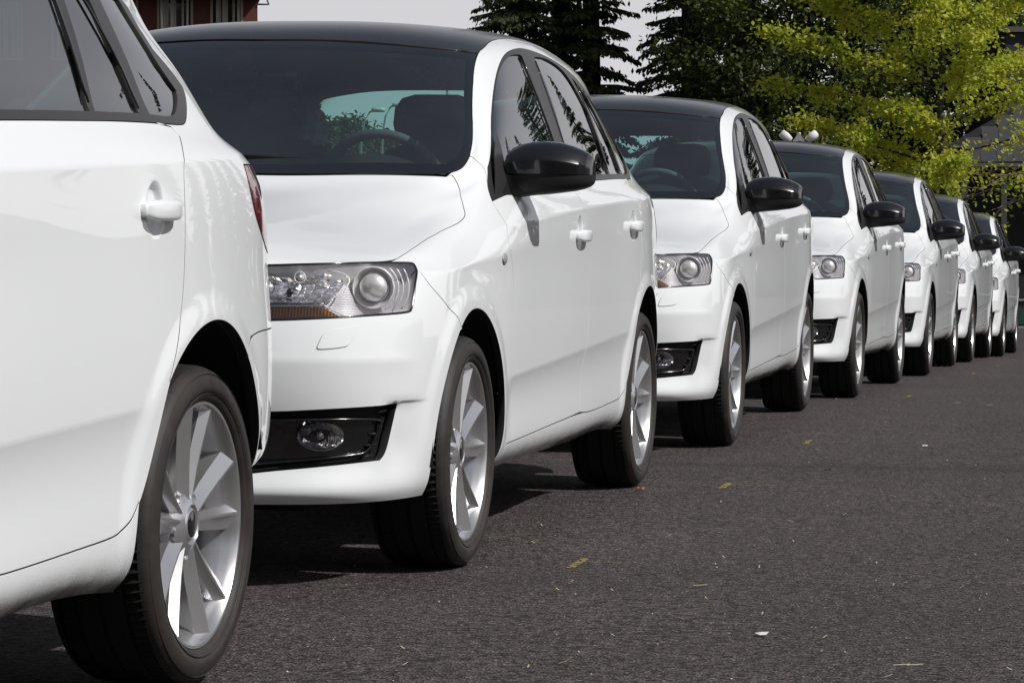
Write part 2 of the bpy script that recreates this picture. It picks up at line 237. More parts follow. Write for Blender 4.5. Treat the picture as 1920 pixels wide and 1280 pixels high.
# ---------- body surface (left half) : interpolating tensor spline ----------
SIDE=[.0,-.2,-.35,-.7,-1.1,-1.6,-2.1,-2.6,-2.9]
def row(front,c5,side,rear): return front+[c5]+side+rear
def sd(ys,zs): return [(x,y,z) for x,y,z in zip(SIDE,ys,zs)]
ROWS=[
 row([(.795,0,.214),(.78,.25,.214),(.73,.452,.214),(.640,.618,.214),(.503,.712,.214)],(.33,.765,.214),
     sd([.772,.776,.782,.785,.785,.785,.785,.78,.765],[.220]*7+[.225,.335]),[(-3.15,.725,.36),(-3.33,.575,.365),(-3.40,.325,.37),(-3.42,0,.37)]),
 row([(.822,0,.245),(.807,.25,.245),(.757,.457,.245),(.661,.628,.245),(.514,.727,.245)],(.335,.780,.245),
     sd([.798,.804,.812,.818,.82,.82,.818,.812,.795],[.252]*7+[.262,.365]),[(-3.17,.752,.385),(-3.36,.597,.39),(-3.425,.33,.395),(-3.445,0,.395)]),
 row([(.806,0,.305),(.791,.25,.305),(.741,.453,.305),(.646,.627,.305),(.508,.732,.305)],(.34,.789,.30),
     sd([.812,.821,.830,.836,.838,.838,.836,.830,.812],[.30]*7+[.305,.40]),[(-3.18,.766,.42),(-3.38,.61,.425),(-3.445,.335,.43),(-3.46,0,.43)]),
 row([(.822,0,.42),(.805,.25,.42),(.757,.453,.42),(.660,.631,.42),(.515,.742,.42)],(.345,.797,.42),
     sd([.821,.835,.840,.844,.846,.846,.846,.844,.824],[.42]*8+[.455]),[(-3.18,.772,.475),(-3.38,.615,.48),(-3.445,.34,.48),(-3.46,0,.48)]),
 row([(.843,0,.55),(.825,.25,.55),(.775,.455,.55),(.675,.635,.55),(.525,.747,.55)],(.35,.801,.55),
     sd([.827,.840,.845,.849,.851,.851,.851,.850,.828],[.55]*9),[(-3.18,.775,.56),(-3.38,.617,.56),(-3.445,.34,.57),(-3.46,0,.57)]),
 row([(.827,0,.66),(.809,.25,.66),(.757,.455,.66),(.662,.627,.66),(.52,.742,.66)],(.353,.796,.66),
     sd([.828,.841,.846,.850,.852,.852,.852,.851,.828],[.66]*9),[(-3.17,.775,.66),(-3.37,.617,.66),(-3.435,.34,.67),(-3.45,0,.67)]),
 row([(.795,0,.742),(.777,.25,.742),(.727,.45,.742),(.642,.61,.742),(.512,.722,.745)],(.356,.781,.752),
     sd([.820,.838,.843,.848,.850,.850,.850,.848,.823],[.775,.78,.785,.79,.80,.81,.815,.82,.82]),[(-3.16,.768,.80),(-3.35,.615,.80),(-3.42,.34,.80),(-3.435,0,.80)]),
 row([(.76,0,.777),(.742,.25,.781),(.695,.44,.785),(.61,.59,.79),(.495,.69,.793)],(.356,.754,.789),
     sd([.805,.826,.834,.842,.845,.845,.842,.833,.800],[.812,.836,.855,.894,.925,.95,.967,.985,.99]),[(-3.10,.745,.985),(-3.29,.60,.98),(-3.385,.33,.98),(-3.40,0,.98)]),
 row([(.735,0,.79),(.72,.24,.795),(.675,.425,.80),(.595,.565,.802),(.49,.665,.805)],(.37,.733,.806),
     sd([.780,.802,.813,.828,.832,.832,.828,.810,.768],[.850,.879,.903,.950,.972,.993,1.006,1.02,1.025]),[(-3.07,.70,1.03),(-3.25,.585,1.03),(-3.345,.33,1.03),(-3.36,0,1.03)]),
 row([(.70,0,.808),(.688,.23,.81),(.65,.40,.813),(.575,.535,.815),(.485,.635,.817)],(.38,.710,.818),
     sd([.757,.776,.788,.805,.810,.811,.805,.780,.736],[.877,.914,.944,1.0,1.017,1.034,1.046,1.057,1.06]),[(-3.02,.658,1.07),(-3.20,.548,1.08),(-3.30,.33,1.08),(-3.315,0,1.08)]),
 row([(.655,0,.825),(.645,.21,.826),(.61,.36,.828),(.55,.48,.828),(.475,.575,.829)],(.385,.655,.825),
     [(0,.70,.897),(-.19,.728,.943),(-.36,.756,.985),(-.70,.772,1.075),(-1.1,.765,1.14),(-1.6,.768,1.15),(-2.1,.764,1.155),(-2.6,.740,1.155),(-2.88,.685,1.15)],[(-2.98,.622,1.15),(-3.14,.51,1.16),(-3.25,.32,1.16),(-3.265,0,1.16)]),
 row([(.60,0,.843),(.59,.18,.844),(.565,.31,.845),(.52,.42,.845),(.465,.51,.844)],(.39,.585,.841),
     [(0,.63,.916),(-.19,.685,.962),(-.37,.730,1.003),(-.71,.722,1.17),(-1.1,.680,1.325),(-1.6,.680,1.372),(-2.1,.677,1.362),(-2.6,.652,1.305),(-2.86,.615,1.25)],[(-2.96,.572,1.25),(-3.10,.49,1.285),(-3.19,.31,1.30),(-3.205,0,1.305)]),
 row([(.545,0,.86),(.54,.15,.861),(.52,.26,.860),(.49,.36,.857),(.455,.44,.856)],(.395,.51,.853),
     [(0,.55,.933),(-.19,.635,.98),(-.365,.710,1.02),(-.70,.685,1.198),(-1.06,.648,1.372),(-1.6,.648,1.428),(-2.1,.643,1.418),(-2.6,.625,1.363),(-2.84,.588,1.312)],[(-2.94,.545,1.32),(-3.07,.475,1.345),(-3.16,.30,1.36),(-3.175,0,1.365)]),
 row([(.49,0,.876),(.487,.12,.876),(.477,.21,.873),(.463,.30,.869),(.445,.37,.866)],(.40,.43,.865),
     [(0,.46,.948),(-.18,.57,.990),(-.35,.687,1.034),(-.68,.652,1.222),(-1.0,.61,1.398),(-1.6,.597,1.470),(-2.1,.592,1.462),(-2.6,.578,1.41),(-2.82,.553,1.372)],[(-2.92,.52,1.365),(-3.04,.45,1.385),(-3.14,.29,1.40),(-3.155,0,1.405)]),
 row([(.44,0,.889),(.438,.07,.889),(.435,.12,.887),(.432,.17,.884),(.43,.22,.881)],(.405,.26,.882),
     [(0,.28,.962),(-.14,.33,1.001),(-.27,.40,1.058),(-.58,.38,1.237),(-.93,.35,1.432),(-1.6,.34,1.508),(-2.1,.34,1.500),(-2.6,.33,1.458),(-2.8,.32,1.43)],[(-2.92,.31,1.415),(-3.0,.28,1.410),(-3.08,.18,1.412),(-3.10,0,1.414)]),
 row([(.40,0,.897),(.385,0,.900),(.37,0,.902),(.355,0,.904),(.34,0,.906)],(.31,0,.911),
     [(0,0,.968),(-.11,0,1.006),(-.235,0,1.066),(-.545,0,1.244),(-.90,0,1.442),(-1.6,0,1.518),(-2.1,0,1.510),(-2.6,0,1.472),(-2.8,0,1.447)],[(-2.91,0,1.432),(-2.97,0,1.427),(-3.02,0,1.423),(-3.05,0,1.419)]),
]
CP=np.array(ROWS,float)          # rows(t) x cols(s) x 3
for _j in range(0,10):
    w=1.0 if _j<8 else (.8 if _j==8 else .5)
    CP[_j,5,1]+=.024*w;CP[_j,6,1]+=.010*w;CP[_j,4,1]+=.030*w;CP[_j,4,0]+=.010*w;CP[_j,3,1]+=.022*w;CP[_j,3,0]+=.010*w;CP[_j,2,1]+=.008*w
CP[13,9:12,2]-=.006
def _hood():
    pts=[];w=[]
    for j in range(9,16):
        for i in range(0,8):
            if j>9 and i<6: continue
            pts.append(CP[j,i]);w.append(3. if j==9 else 1.5)
    for i in (0,):
        for x_,z_ in ((.40,.897),(.60,.845),(.2,.932)): pts.append((x_,0,z_));w.append(1.)
    for q in ((.475,.575,.8355),(.55,.48,.834),(.385,.655,.834),(.61,.36,.832),(.655,0,.830),(.30,.66,.848)): pts.append(q);w.append(4.)
    pts=np.array(pts);w=np.array(w)
    f=lambda x,y:np.stack([x**a*y**(2*b) for a in range(4) for b in range(3) if a+b<=4],-1)
    c=np.linalg.lstsq(f(pts[:,0],pts[:,1])*w[:,None],pts[:,2]*w,rcond=None)[0]
    for j in range(10,16):
        for i in range(0,7): CP[j,i,2]=float((f(CP[j,i,0:1],CP[j,i,1:2])@c)[0])
_hood()
NT,NS=CP.shape[:2]
def knots(P,ax):
    d=np.linalg.norm(np.diff(P,axis=ax),axis=2)
    d=np.sqrt((d**2).mean(axis=1-ax)) if ax==1 else np.sqrt((d**2).mean(axis=1))
    return np.concatenate([[0],np.cumsum(d)])
sK=np.array([0.0, 0.2139, 0.3917, 0.5557, 0.7012, 0.8487, 1.2163, 1.412, 1.5743, 1.9318, 2.3323, 2.8693, 3.3694, 3.8704, 4.1507, 4.3617, 4.5703, 4.8127, 5.1212]); tK=np.array([0.0, 0.0564, 0.1285, 0.2409, 0.3643, 0.4727, 0.5981, 0.7228, 0.7711, 0.8227, 0.9113, 1.0411, 1.1069, 1.1706, 1.3731, 1.6517])
def natM(k):
    n=len(k);A=np.zeros((n,n));B=np.zeros((n,n));h=np.diff(k);A[0,0]=A[-1,-1]=1
    for i in range(1,n-1):
        A[i,i-1]=h[i-1];A[i,i]=2*(h[i-1]+h[i]);A[i,i+1]=h[i]
        B[i,i-1]=6/h[i-1];B[i,i]=-6/h[i-1]-6/h[i];B[i,i+1]=6/h[i]
    return np.linalg.solve(A,B)
def clampM(k):   # first column: zero slope (symmetry plane) at both ends
    n=len(k);A=np.zeros((n,n));B=np.zeros((n,n));h=np.diff(k)
    for i in range(1,n-1):
        A[i,i-1]=h[i-1];A[i,i]=2*(h[i-1]+h[i]);A[i,i+1]=h[i]
        B[i,i-1]=6/h[i-1];B[i,i]=-6/h[i-1]-6/h[i];B[i,i+1]=6/h[i]
    A[0,0]=2*h[0];A[0,1]=h[0];B[0,0]=-6/h[0];B[0,1]=6/h[0]
    A[-1,-1]=2*h[-1];A[-1,-2]=h[-1];B[-1,-1]=-6/h[-1];B[-1,-2]=6/h[-1]
    return np.linalg.solve(A,B)
MS=natM(sK);MT=natM(tK);MSc=clampM(sK)
def endclamp(k):
    n=len(k);A=np.zeros((n,n));B=np.zeros((n,n));h=np.diff(k)
    for i in range(1,n-1):
        A[i,i-1]=h[i-1];A[i,i]=2*(h[i-1]+h[i]);A[i,i+1]=h[i]
        B[i,i-1]=6/h[i-1];B[i,i]=-6/h[i-1]-6/h[i];B[i,i+1]=6/h[i]
    A[0,0]=1;A[-1,-1]=2*h[-1];A[-1,-2]=h[-1];B[-1,-1]=-6/h[-1];B[-1,-2]=6/h[-1]
    return np.linalg.solve(A,B)
MTc=endclamp(tK)
def basis(k,M,x):
    x=np.clip(np.asarray(x,float),k[0],k[-1]);i=np.clip(np.searchsorted(k,x,side='right')-1,0,len(k)-2)
    h=k[i+1]-k[i];a=(k[i+1]-x)/h;b=(x-k[i])/h;n=len(k);I=np.eye(n)
    return a[:,None]*I[i]+b[:,None]*I[i+1]+((a**3-a)*h*h/6)[:,None]*M[i]+((b**3-b)*h*h/6)[:,None]*M[i+1]
def S0(s,t):
    s=np.atleast_1d(s);t=np.atleast_1d(t)
    out=np.empty((len(s),3))
    for c in range(3):
        bs=basis(sK,MS if c==1 else MSc,s);bt=basis(tK,MT if c==1 else MTc,t)
        out[:,c]=((bt@CP[:,:,c])*bs).sum(1)
    return out
def sm(a,b,x):
    t=np.clip((x-a)/(b-a),0,1);return t*t*(3-2*t)
RA=.362
def disp(P):
    x,y,z=P.T
    side=sm(.55,.66,y)*sm(-3.3,-3.05,x)
    zc=.885+.062*(-.4-x)/1.04; zc=np.where(x<-1.44,.945+.033*(-1.44-x)/.9,zc)
    cr=.0062*np.exp(-np.abs(z-zc)/.030)*side*sm(-.08,-.52,x)*sm(-3.2,-2.9,x)
    zl=.478+.064*(-.5-x)/1.7
    t=np.clip((zl-z)/(zl-.285),0,1)
    lo=-.017*(t*(1-t)**1.6*3.2)*side*sm(-.38,-.50,x)*sm(-2.34,-2.16,x)
    d=cr+lo
    for xc in (0,-2.602):
        r=np.hypot(x-xc,z-.302)
        e=.435
        up=sm(.0,.12,z-.302+.12)
        d=d+ .0055*sm(e+.01,e-.045,r)*side*sm(.2,.36,z)
    # bonnet crease
    if True:
        yc=.36+.20*sm(.55,-.25,x)
        bz=sm(.80,.84,z)*sm(-.16,-.02,x)*(x>-.3)
        d=d+.0014*np.exp(-np.abs(y-yc)/.07)*bz*sm(.62,.4,x)
    # bumper undercut edge
    fr=sm(.30,.42,x)
    d=d+.0045*np.exp(-np.abs(z-.556)/.028)*fr*sm(.44,.54,x)
    d=d-.009*sm(.462,.452,z)*sm(.24,.36,z)*sm(.37,.50,x)*sm(.745,.772,y)
    for xc,zc in ((-1.365,.873),(-2.292,.895)):
        e=((x-xc)/.043)**2+((z-zc)/.049)**2
        d=d-.0135*sm(0,.45,1-e)*side
    return d
def F0(s,t,e=4e-3):
    s=np.atleast_1d(np.asarray(s,float));t=np.atleast_1d(np.asarray(t,float))
    P=S0(s,t);N=nrm(S0,s,t,e)
    return P+N*disp(P)[:,None]
def nrm(fn,s,t,e=4e-3):
    s0=np.clip(s-e,sK[0],sK[-1]);s1=np.clip(s+e,sK[0],sK[-1]);t0=np.clip(t-e,tK[0],tK[-1]);t1=np.clip(t+e,tK[0],tK[-1])
    a=fn(s1,t)-fn(s0,t);b=fn(s,t1)-fn(s,t0)
    n=np.cross(a,b);return n/np.maximum(np.linalg.norm(n,axis=1),1e-12)[:,None]
def NF(s,t): 
    s=np.atleast_1d(np.asarray(s,float));t=np.atleast_1d(np.asarray(t,float))
    return nrm(F0,s,t)
GS=np.linspace(0,sK[-1],420);GT=np.linspace(0,tK[-1],200)
gs,gt=np.meshgrid(GS,GT);gs=gs.ravel();gt=gt.ravel()
GP=S0(gs,gt);GN=nrm(S0,gs,gt)
def inv(target,fmap,mask=None):
    """find (s,t) with fmap(P)=target (2d)"""
    Q=fmap(GP);d=((Q-target)**2).sum(1)
    if mask is not None: d=np.where(mask,d,1e9)
    k=d.argmin();st=np.array([gs[k],gt[k]])
    for _ in range(6):
        f0=fmap(S0(st[0],st[1]))[0];e=1e-4
        J=np.stack([(fmap(S0(st[0]+e,st[1]))[0]-f0)/e,(fmap(S0(st[0],st[1]+e))[0]-f0)/e],1)
        try: dd=np.linalg.solve(J,np.asarray(target)-f0)
        except Exception: break
        n=np.linalg.norm(dd)
        if n>.03: dd*=.03/n
        st=np.clip(st+dd,[0,0],[sK[-1],tK[-1]])
    return st
# ---------------- body panels cut from the body surface ----------------
PL={k:[tuple(q) for q in v] for k,v in json.loads(POLYJ).items()}
def resample(poly,d=.02,closed=True):
    out=[];n=len(poly)
    for i in range(n if closed else n-1):
        a=np.array(poly[i]);b=np.array(poly[(i+1)%n]);k=max(1,int(np.ceil(np.linalg.norm(b-a)/d)))
        for j in range(k): out.append(tuple(a+(b-a)*j/k))
    if not closed: out.append(tuple(poly[-1]))
    return out
def chaikin(poly,it=2,ang=50,closed=True):
    for _ in range(it):
        o=[];n=len(poly)
        for i in range(n):
            a,b,c=np.array(poly[i-1]),np.array(poly[i]),np.array(poly[(i+1)%n])
            if not closed and i in (0,n-1): o.append(tuple(b)); continue
            u=b-a;v=c-b;lu=np.linalg.norm(u);lv=np.linalg.norm(v)
            if lu<1e-6 or lv<1e-6: continue
            if np.degrees(np.arccos(np.clip(u@v/lu/lv,-1,1)))>ang: o.append(tuple(b))
            else: o+= [tuple(b-u*.25),tuple(b+v*.25)]
        poly=o
    return poly
def area(p):
    p=np.asarray(p);x,y=p.T;return .5*(x@np.roll(y,-1)-y@np.roll(x,-1))
def inside(pts,poly):
    poly=np.asarray(poly);x,y=pts[:,0],pts[:,1];r=np.zeros(len(pts),bool);j=len(poly)-1
    for i in range(len(poly)):
        xi,yi=poly[i];xj,yj=poly[j]
        if yi!=yj:
            c=((yi>y)!=(yj>y))&(x<(xj-xi)*(y-yi)/(yj-yi)+xi); r^=c
        j=i
    return r
SE,TE=sK[-1],tK[-1]
def onseam(p,pad=1e-4): return p[0]<pad or p[0]>SE-pad or p[1]>TE-pad
def inset(poly,g):
    p=np.asarray(poly);n=len(p)
    e=np.roll(p,-1,0)-p; e/=np.maximum(np.linalg.norm(e,axis=1),1e-9)[:,None]
    nm=np.stack([-e[:,1],e[:,0]],1)          # inward for CCW
    v=nm+np.roll(nm,1,0); l=np.linalg.norm(v,axis=1); v/=np.maximum(l,1e-6)[:,None]
    k=np.clip(1/np.maximum(l/2,.5),1,1.6)
    q=p+v*(g*k)[:,None] if not np.isscalar(k) else p+v*g
    for i in range(n):
        if p[i,0]<1e-4: q[i]=(0,q[i,1])
        if p[i,0]>SE-1e-4: q[i]=(SE,q[i,1])
        if p[i,1]>TE-1e-4: q[i]=(q[i,0],TE)
    return q,v
def panel(name,poly,m,parent,holes=(),off=0.,gap=.0018,flange=.014,res=.026,mirror=None,refine=(),lines=(),smooth_it=2,ang=50,rnd=.0005,dark=True):
    """cut a region (s,t polygon) out of the body surface; returns object(s)"""
    loops=[]
    for i,pl in enumerate([poly]+list(holes)):
        pl=[tuple(x) for x in pl]
        if smooth_it: pl=chaikin(pl,smooth_it,ang)
        if (area(pl)>0)!=(i==0): pl=pl[::-1]
        pl=resample(pl,.022)
        q,v=inset(pl,gap)
        loops.append((q,v))
    s0,t0=loops[0][0].min(0);s1,t1=loops[0][0].max(0)
    g=np.stack(np.meshgrid(np.arange(s0+res*.5,s1,res),np.arange(t0+res*.5,t1,res)),-1).reshape(-1,2)
    g=g+rng.uniform(-.1,.1,g.shape)*res*0
    ex=[g]
    for cs,ct,rr,dd in refine:
        q=np.stack(np.meshgrid(np.arange(cs-rr,cs+rr,dd),np.arange(ct-rr,ct+rr,dd)),-1).reshape(-1,2); ex.append(q[((q-[cs,ct])**2).sum(1)<rr*rr])
    g=np.concatenate(ex)
    ok=inside(g,loops[0][0])
    for q,_ in loops[1:]: ok&=~inside(g,q)
    g=g[ok]
    for q,_ in loops:
        for k in range(0,len(g),4000):
            pass
        d=np.full(len(g),1e9)
        for a in range(0,len(q),64): d=np.minimum(d,((g[:,None,:]-q[None,a:a+64,:])**2).sum(2).min(1))
        g=g[d>(.008)**2]
    pts=[];edges=[];outv={}
    for q,v in loops:
        k=len(pts)
        for i in range(len(q)): pts.append(q[i]); outv[k+i]=-v[i]; edges.append((k+i,k+(i+1)%len(q)))
    for ln_ in lines:
        a=np.array(resample(ln_,.02,closed=False)); d_=np.gradient(a,axis=0); d_/=np.linalg.norm(d_,axis=1)[:,None]; nn_=np.stack([-d_[:,1],d_[:,0]],1)
        for of_ in (-.0062,0,.0062):
            q=a+nn_*of_; ok=inside(q,loops[0][0])
            for q2,_ in loops[1:]: ok&=~inside(q,q2)
            for q2,_ in loops: ok&=((q[:,None,:]-q2[None])**2).sum(2).min(1)>.007**2
            prev=None
            for i in range(len(q)):
                if ok[i]:
                    pts.append(q[i])
                    if prev is not None: edges.append((prev,len(pts)-1))
                    prev=len(pts)-1
                else: prev=None
        g=g[((g[:,None,:]-a[None])**2).sum(2).min(1)>.012**2]
    nb=len(pts); pts=np.array(list(pts)+list(g))
    vo,eo,fo,ov,oe,of=delaunay_2d_cdt([Vector(p) for p in pts],edges,[],0,1e-6)
    st=np.array([tuple(v) for v in vo]); F=np.array(fo)
    cen=st[F].mean(1); ok=inside(cen,loops[0][0])
    for q,_ in loops[1:]: ok&=~inside(cen,q)
    F=F[ok]
    a=st[F];cr=(a[:,1,0]-a[:,0,0])*(a[:,2,1]-a[:,0,1])-(a[:,1,1]-a[:,0,1])*(a[:,2,0]-a[:,0,0])
    F[cr<0]=F[cr<0][:,::-1]; F=F[np.abs(cr)>1e-9]
    Nn=NF(st[:,0],st[:,1]); P=F0(st[:,0],st[:,1])+Nn*off
    se=(st[:,0]<1e-5)|(st[:,0]>SE-1e-5)|(st[:,1]>TE-1e-5)
    P[se,1]=0
    Nn[se,1]=0; Nn/=np.linalg.norm(Nn,axis=1)[:,None]
    V=list(P);NN=list(Nn);FF=[tuple(f) for f in F];MI=[0]*len(FF)
    if flange:
        cnt={}
        for f in FF:
            for x,y in ((f[0],f[1]),(f[1],f[2]),(f[2],f[0])): cnt[(x,y)]=1
        bnd=[(x,y) for (x,y) in cnt if (y,x) not in cnt and not (se[x] and se[y])]
        # outward direction per boundary vertex from boundary edges
        od={}
        for x,y in bnd:
            e=P[y]-P[x]; o=np.cross(e,Nn[x]); l=np.linalg.norm(o)
            if l>1e-9:
                for q in (x,y): od[q]=od.get(q,0)+o/l
        idx={}
        for q,o in od.items():
            o=o/max(np.linalg.norm(o),1e-9)
            a=len(V); V.append(P[q]+o*rnd-Nn[q]*rnd); n1=Nn[q]*.5+o; NN.append(n1/np.linalg.norm(n1))
            V.append(P[q]+o*rnd-Nn[q]*flange); NN.append(o); idx[q]=a
        for x,y in bnd:
            if x in idx and y in idx:
                FF.append((y,x,idx[x],idx[y])); FF.append((idx[y],idx[x],idx[x]+1,idx[y]+1)); MI+=[0,1 if dark else 0]
    V=np.array(V);NN=np.array(NN)
    if mirror=='join':
        k=len(V);V2=V*[1,-1,1];N2=NN*[1,-1,1]
        MI=MI+MI;FF=FF+[tuple(i+k for i in f[::-1]) for f in FF];V=np.concatenate([V,V2]);NN=np.concatenate([NN,N2])
    if mirror=='only': V=V*[1,-1,1];NN=NN*[1,-1,1];FF=[f[::-1] for f in FF]
    mts=[m,M['gap']] if dark else None; MI=MI if dark else None
    o=mk(name,V,FF,m,parent,True,NN,mats=mts,mi=MI)
    if mirror=='copy':
        o2=mk(name,V*[1,-1,1],[f[::-1] for f in FF],m,parent,True,NN*[1,-1,1],mats=mts,mi=MI); return o,o2
    return o
def ev(s,t): 
    P=F0(s,t)[0];n=NF(s,t)[0];return P,n
def stxz(x,z):
    st=inv(np.array([x,z]),lambda P:P[:,[0,2]],(GP[:,1]>.35)&(GN[:,1]>.15)); return st
def pth(ss,ts): return list(zip(ss,ts))

def build_car():
    car=empty('parked_car')
    Wp=M['paint']; a_=stxz(-.02,.33); b_=stxz(-2.61,.33); AR1=[(a_[0],a_[1],.47,.0105)]; AR2=[(b_[0],b_[1],.48,.0105)]
    hl=PL['headlight']; sb=PL['seam_bonnet']; ws=PL['ws_side']; wt=PL['ws_top']; fog=PL['fog']
    af=chaikin(PL['arch_f'],1,60,False); ar=chaikin(PL['arch_r'],1,60,False)
    sbf=PL['seam_bumper_f']; sf=PL['seam_fender']; sB=PL['seam_B']; sr=PL['seam_rear']
    zc_=lambda x: .885+.062*(-.4-x)/1.04 if x>-1.44 else .945+.033*(-1.44-x)/.9
    LN=[[tuple(stxz(x,zc_(x))) for x in np.arange(-.15,-2.9,-.08)],[tuple(stxz(x,.478+.064*(-.5-x)/1.7)) for x in np.arange(-.47,-2.25,-.08)]]
    # --- front bumper ---
    i=min(range(len(af)),key=lambda k:(af[k][0]-sbf[-1][0])**2+(af[k][1]-sbf[-1][1])**2)
    arch_front=[q for q in af[:i+1]]
    hl_in=(.30,.735); 
    hlo=hl[1:]; # top from inner to outer, then bottom back to inner
    # indices: hl[0] inner top, hl[1..6] top, hl[7..] outer/bottom
    top=hl[0:6]; corner=hl[6:8]; bot=hl[8:]
    poly=[(0,0),(.45,0),(.80,0),(arch_front[0][0],0.0)]+arch_front+sbf[::-1]+[hl[7]]+hl[8:]+[(0,.468),(0,.262),(.30,.262)]+PL['fog'][::-1][0:0]
    fo=PL['fog'] # starts outer top, goes down, bottom back inboard, (.30,.095),(.30,.262), then top going outboard
    ti=fo.index((.30,.262)) if (.30,.262) in fo else 8
    seq=fo[ti:]+fo[:ti]      # inner top -> along top outboard -> outer -> bottom inboard -> (.30,.095)
    poly=[(0,0),(.45,0),(.80,0),(arch_front[0][0],0.0)]+arch_front+sbf[::-1]+[hl[7]]+hl[8:]+[(0,.468),(0,.262)]+seq+[(0,.095)]
    bp=panel('front_bumper',poly,Wp,car,gap=.0016,flange=.022,res=.017,mirror='join',ang=38,refine=AR1,lines=[[tuple(inv(np.array([x,.457]),lambda P:P[:,[0,2]],(GP[:,1]>.6)&(GP[:,0]>.2))) for x in np.arange(.545,.36,-.03)]])
    w=panel('washer_flap',PL['washer'],Wp,bp,off=.0028,gap=0,flange=.0035,res=.012,smooth_it=2,ang=100,rnd=.0008)
    # lower grille / fog recess
    g=panel('lower_grille',[(0,.085),(.30,.085)]+[(p_[0],p_[1]) for p_ in seq[::-1][1:-1]]+[(.30,.272),(0,.272)],M['black'],car,off=-.028,gap=-.006,flange=0,res=.03,mirror='join',ang=40)
    # slats across grille region
    for sgn in (1,-1):
        fr=MB()
        # frame of the fog lamp unit (photo outline -> surface -> recessed)
        FR=[(.335,.235),(.50,.238),(.665,.238),(.672,.225),(.655,.185),(.635,.160),(.615,.155),(.48,.145),(.335,.128)]
        FR=chaikin(FR,2,80)
        pts=[]
        for s_,t_ in FR:
            P,n=ev(s_,t_); pts.append(P*[1,sgn,1]-n*[1,sgn,1]*.012)
        pts.append(pts[0]); fr.tube(pts,.0042,6,cap=False)
        fo_=fr.obj('fog_lamp_frame',M['gblack'],g)
        panel('fog_lamp_panel',FR,M['gblack'],g,off=-.019,gap=0,flange=0,res=.02,smooth_it=0,mirror='only' if sgn<0 else None)
        # lamp
        P,n=ev(.532,.200); P=P*[1,sgn,1];n=n*[1,sgn,1]
        d=Vector((.93,.36*sgn,0)).normalized(); Mx=Matrix.Translation(Vector(P-n*.016))@d.to_track_quat('X','Z').to_matrix().to_4x4()
        b=MB(); prof=[(.001,-.030),(.020,-.027),(.036,-.014),(.043,0.0)]; b.lathe(prof,28,'x'); 
        o=b.obj('fog_lamp',M['flute'],g); o.data.transform(Mx@Matrix.Diagonal((1,1.32,.84,1))@Matrix.Translation((.02,0,0)))
        b=MB(); b.lathe([(.043,0),(.038,.006),(.022,.010),(.001,.011)],28,'x'); o2=b.obj('fog_lamp_lens',M['clear'],g); o2.data.transform(Mx@Matrix.Diagonal((1,1.32,.84,1))@Matrix.Translation((.021,0,0)))
        b=MB(); b.lathe([(.001,.02),(.009,.018),(.011,-.02)],14,'x'); o=b.obj('fog_lamp_bulb',M['chrome'],g); o.data.transform(Mx)
        for tt in np.linspace(.255,.125,6):
            b=MB()     # short ribs outboard of the lamp
            ss=.705-(.262-tt)*.36
            p0=ev(ss-.012,tt);p1=ev(ss-.042,tt-.003)
            b.tube([p0[0]*[1,sgn,1]-p0[1]*[1,sgn,1]*.014,p1[0]*[1,sgn,1]-p1[1]*[1,sgn,1]*.018],.0032,5); b.obj('grille_rib',M['black'],g)
    for tt in (.12,.155,.19,.225):
        b=MB()
        row_=[ev(s_,tt) for s_ in np.linspace(0,.31,8)]
        pts=[P-n*.016 for P,n in row_]; pts=[p_*[1,-1,1] for p_ in pts[::-1]]+pts[1:]
        b.tube(pts,.006,6); b.obj('grille_bar',M['black'],g)
    # upper grille
    ug=panel('grille',[(0,.475),(.295,.475),(.295,.728),(0,.728)],M['gblack'],car,off=-.022,gap=0,flange=0,res=.03,mirror='join',smooth_it=0)
    for s_ in np.linspace(.02,.28,13):
        for sg in (1,-1):
            b=MB(); pts=[(ev(s_,t_)[0]-ev(s_,t_)[1]*.012)*[1,sg,1] for t_ in (.48,.55,.62,.72)]; b.tube(pts,.004,5); b.obj('grille_slat',M['gblack'],ug)
    b=MB()
    pts=[ev(s_,t_)[0] for s_,t_ in [(0,.722),(.15,.722),(.285,.722),(.288,.60),(.285,.482),(.15,.480),(0,.480)]]
    pts=pts+[p_*[1,-1,1] for p_ in pts[::-1]]; b.tube(pts,.007,8,cap=False); b.obj('grille_frame',M['chrome'],ug)
    # --- bonnet ---
    wsb=[(1.475,TE),(1.475,1.50),(1.485,1.40)]+[ws[0],ws[1],ws[2]]
    wsb=sorted(wsb,key=lambda q:-q[1])
    bon=[(.0,.737),(.15,.737)]+[(hl[0][0],.738)]+[(p_[0],p_[1]+.002) for p_ in hl[1:4]]+sb+[(ws[2][0]-.028,ws[2][1]-.012)]+[(q[0]-.022,q[1]) for q in wsb[::-1][1:]]+[(0,TE)]
    panel('bonnet',bon,Wp,car,gap=.0022,flange=.02,res=.018,mirror='join',ang=45,dark=True)
    # cowl under the windscreen edge
    cow=[(q[0]-.035,q[1]) for q in wsb]+[(q[0]+.03,q[1]) for q in wsb[::-1]]
    panel('cowl_panel',cow,M['black'],car,off=-.018,gap=0,flange=0,res=.04,mirror='join',smooth_it=0)
    # --- fender ---
    dlo=PL['dlo']
    SEAM_A=PL['seam_A']
    j=min(range(len(af)),key=lambda k:(af[k][0]-sbf[-1][0])**2+(af[k][1]-sbf[-1][1])**2)
    fen=[sbf[-1],af[j]]+af[j+1:]+[(1.605,.035),(1.675,.035),(1.69,.12)]+sf[::-1][1:]+[dlo[1]]+SEAM_A[::-1]+[ws[4],ws[3],ws[2]]+[(ws[2][0]-.026,ws[2][1]-.012)]+sb[::-1]+hl[4:8]+sbf[:-1]
    fenders=panel('fender',fen,Wp,car,gap=.0018,flange=.02,res=.016,mirror='copy',ang=40,refine=AR1,lines=LN[:1])
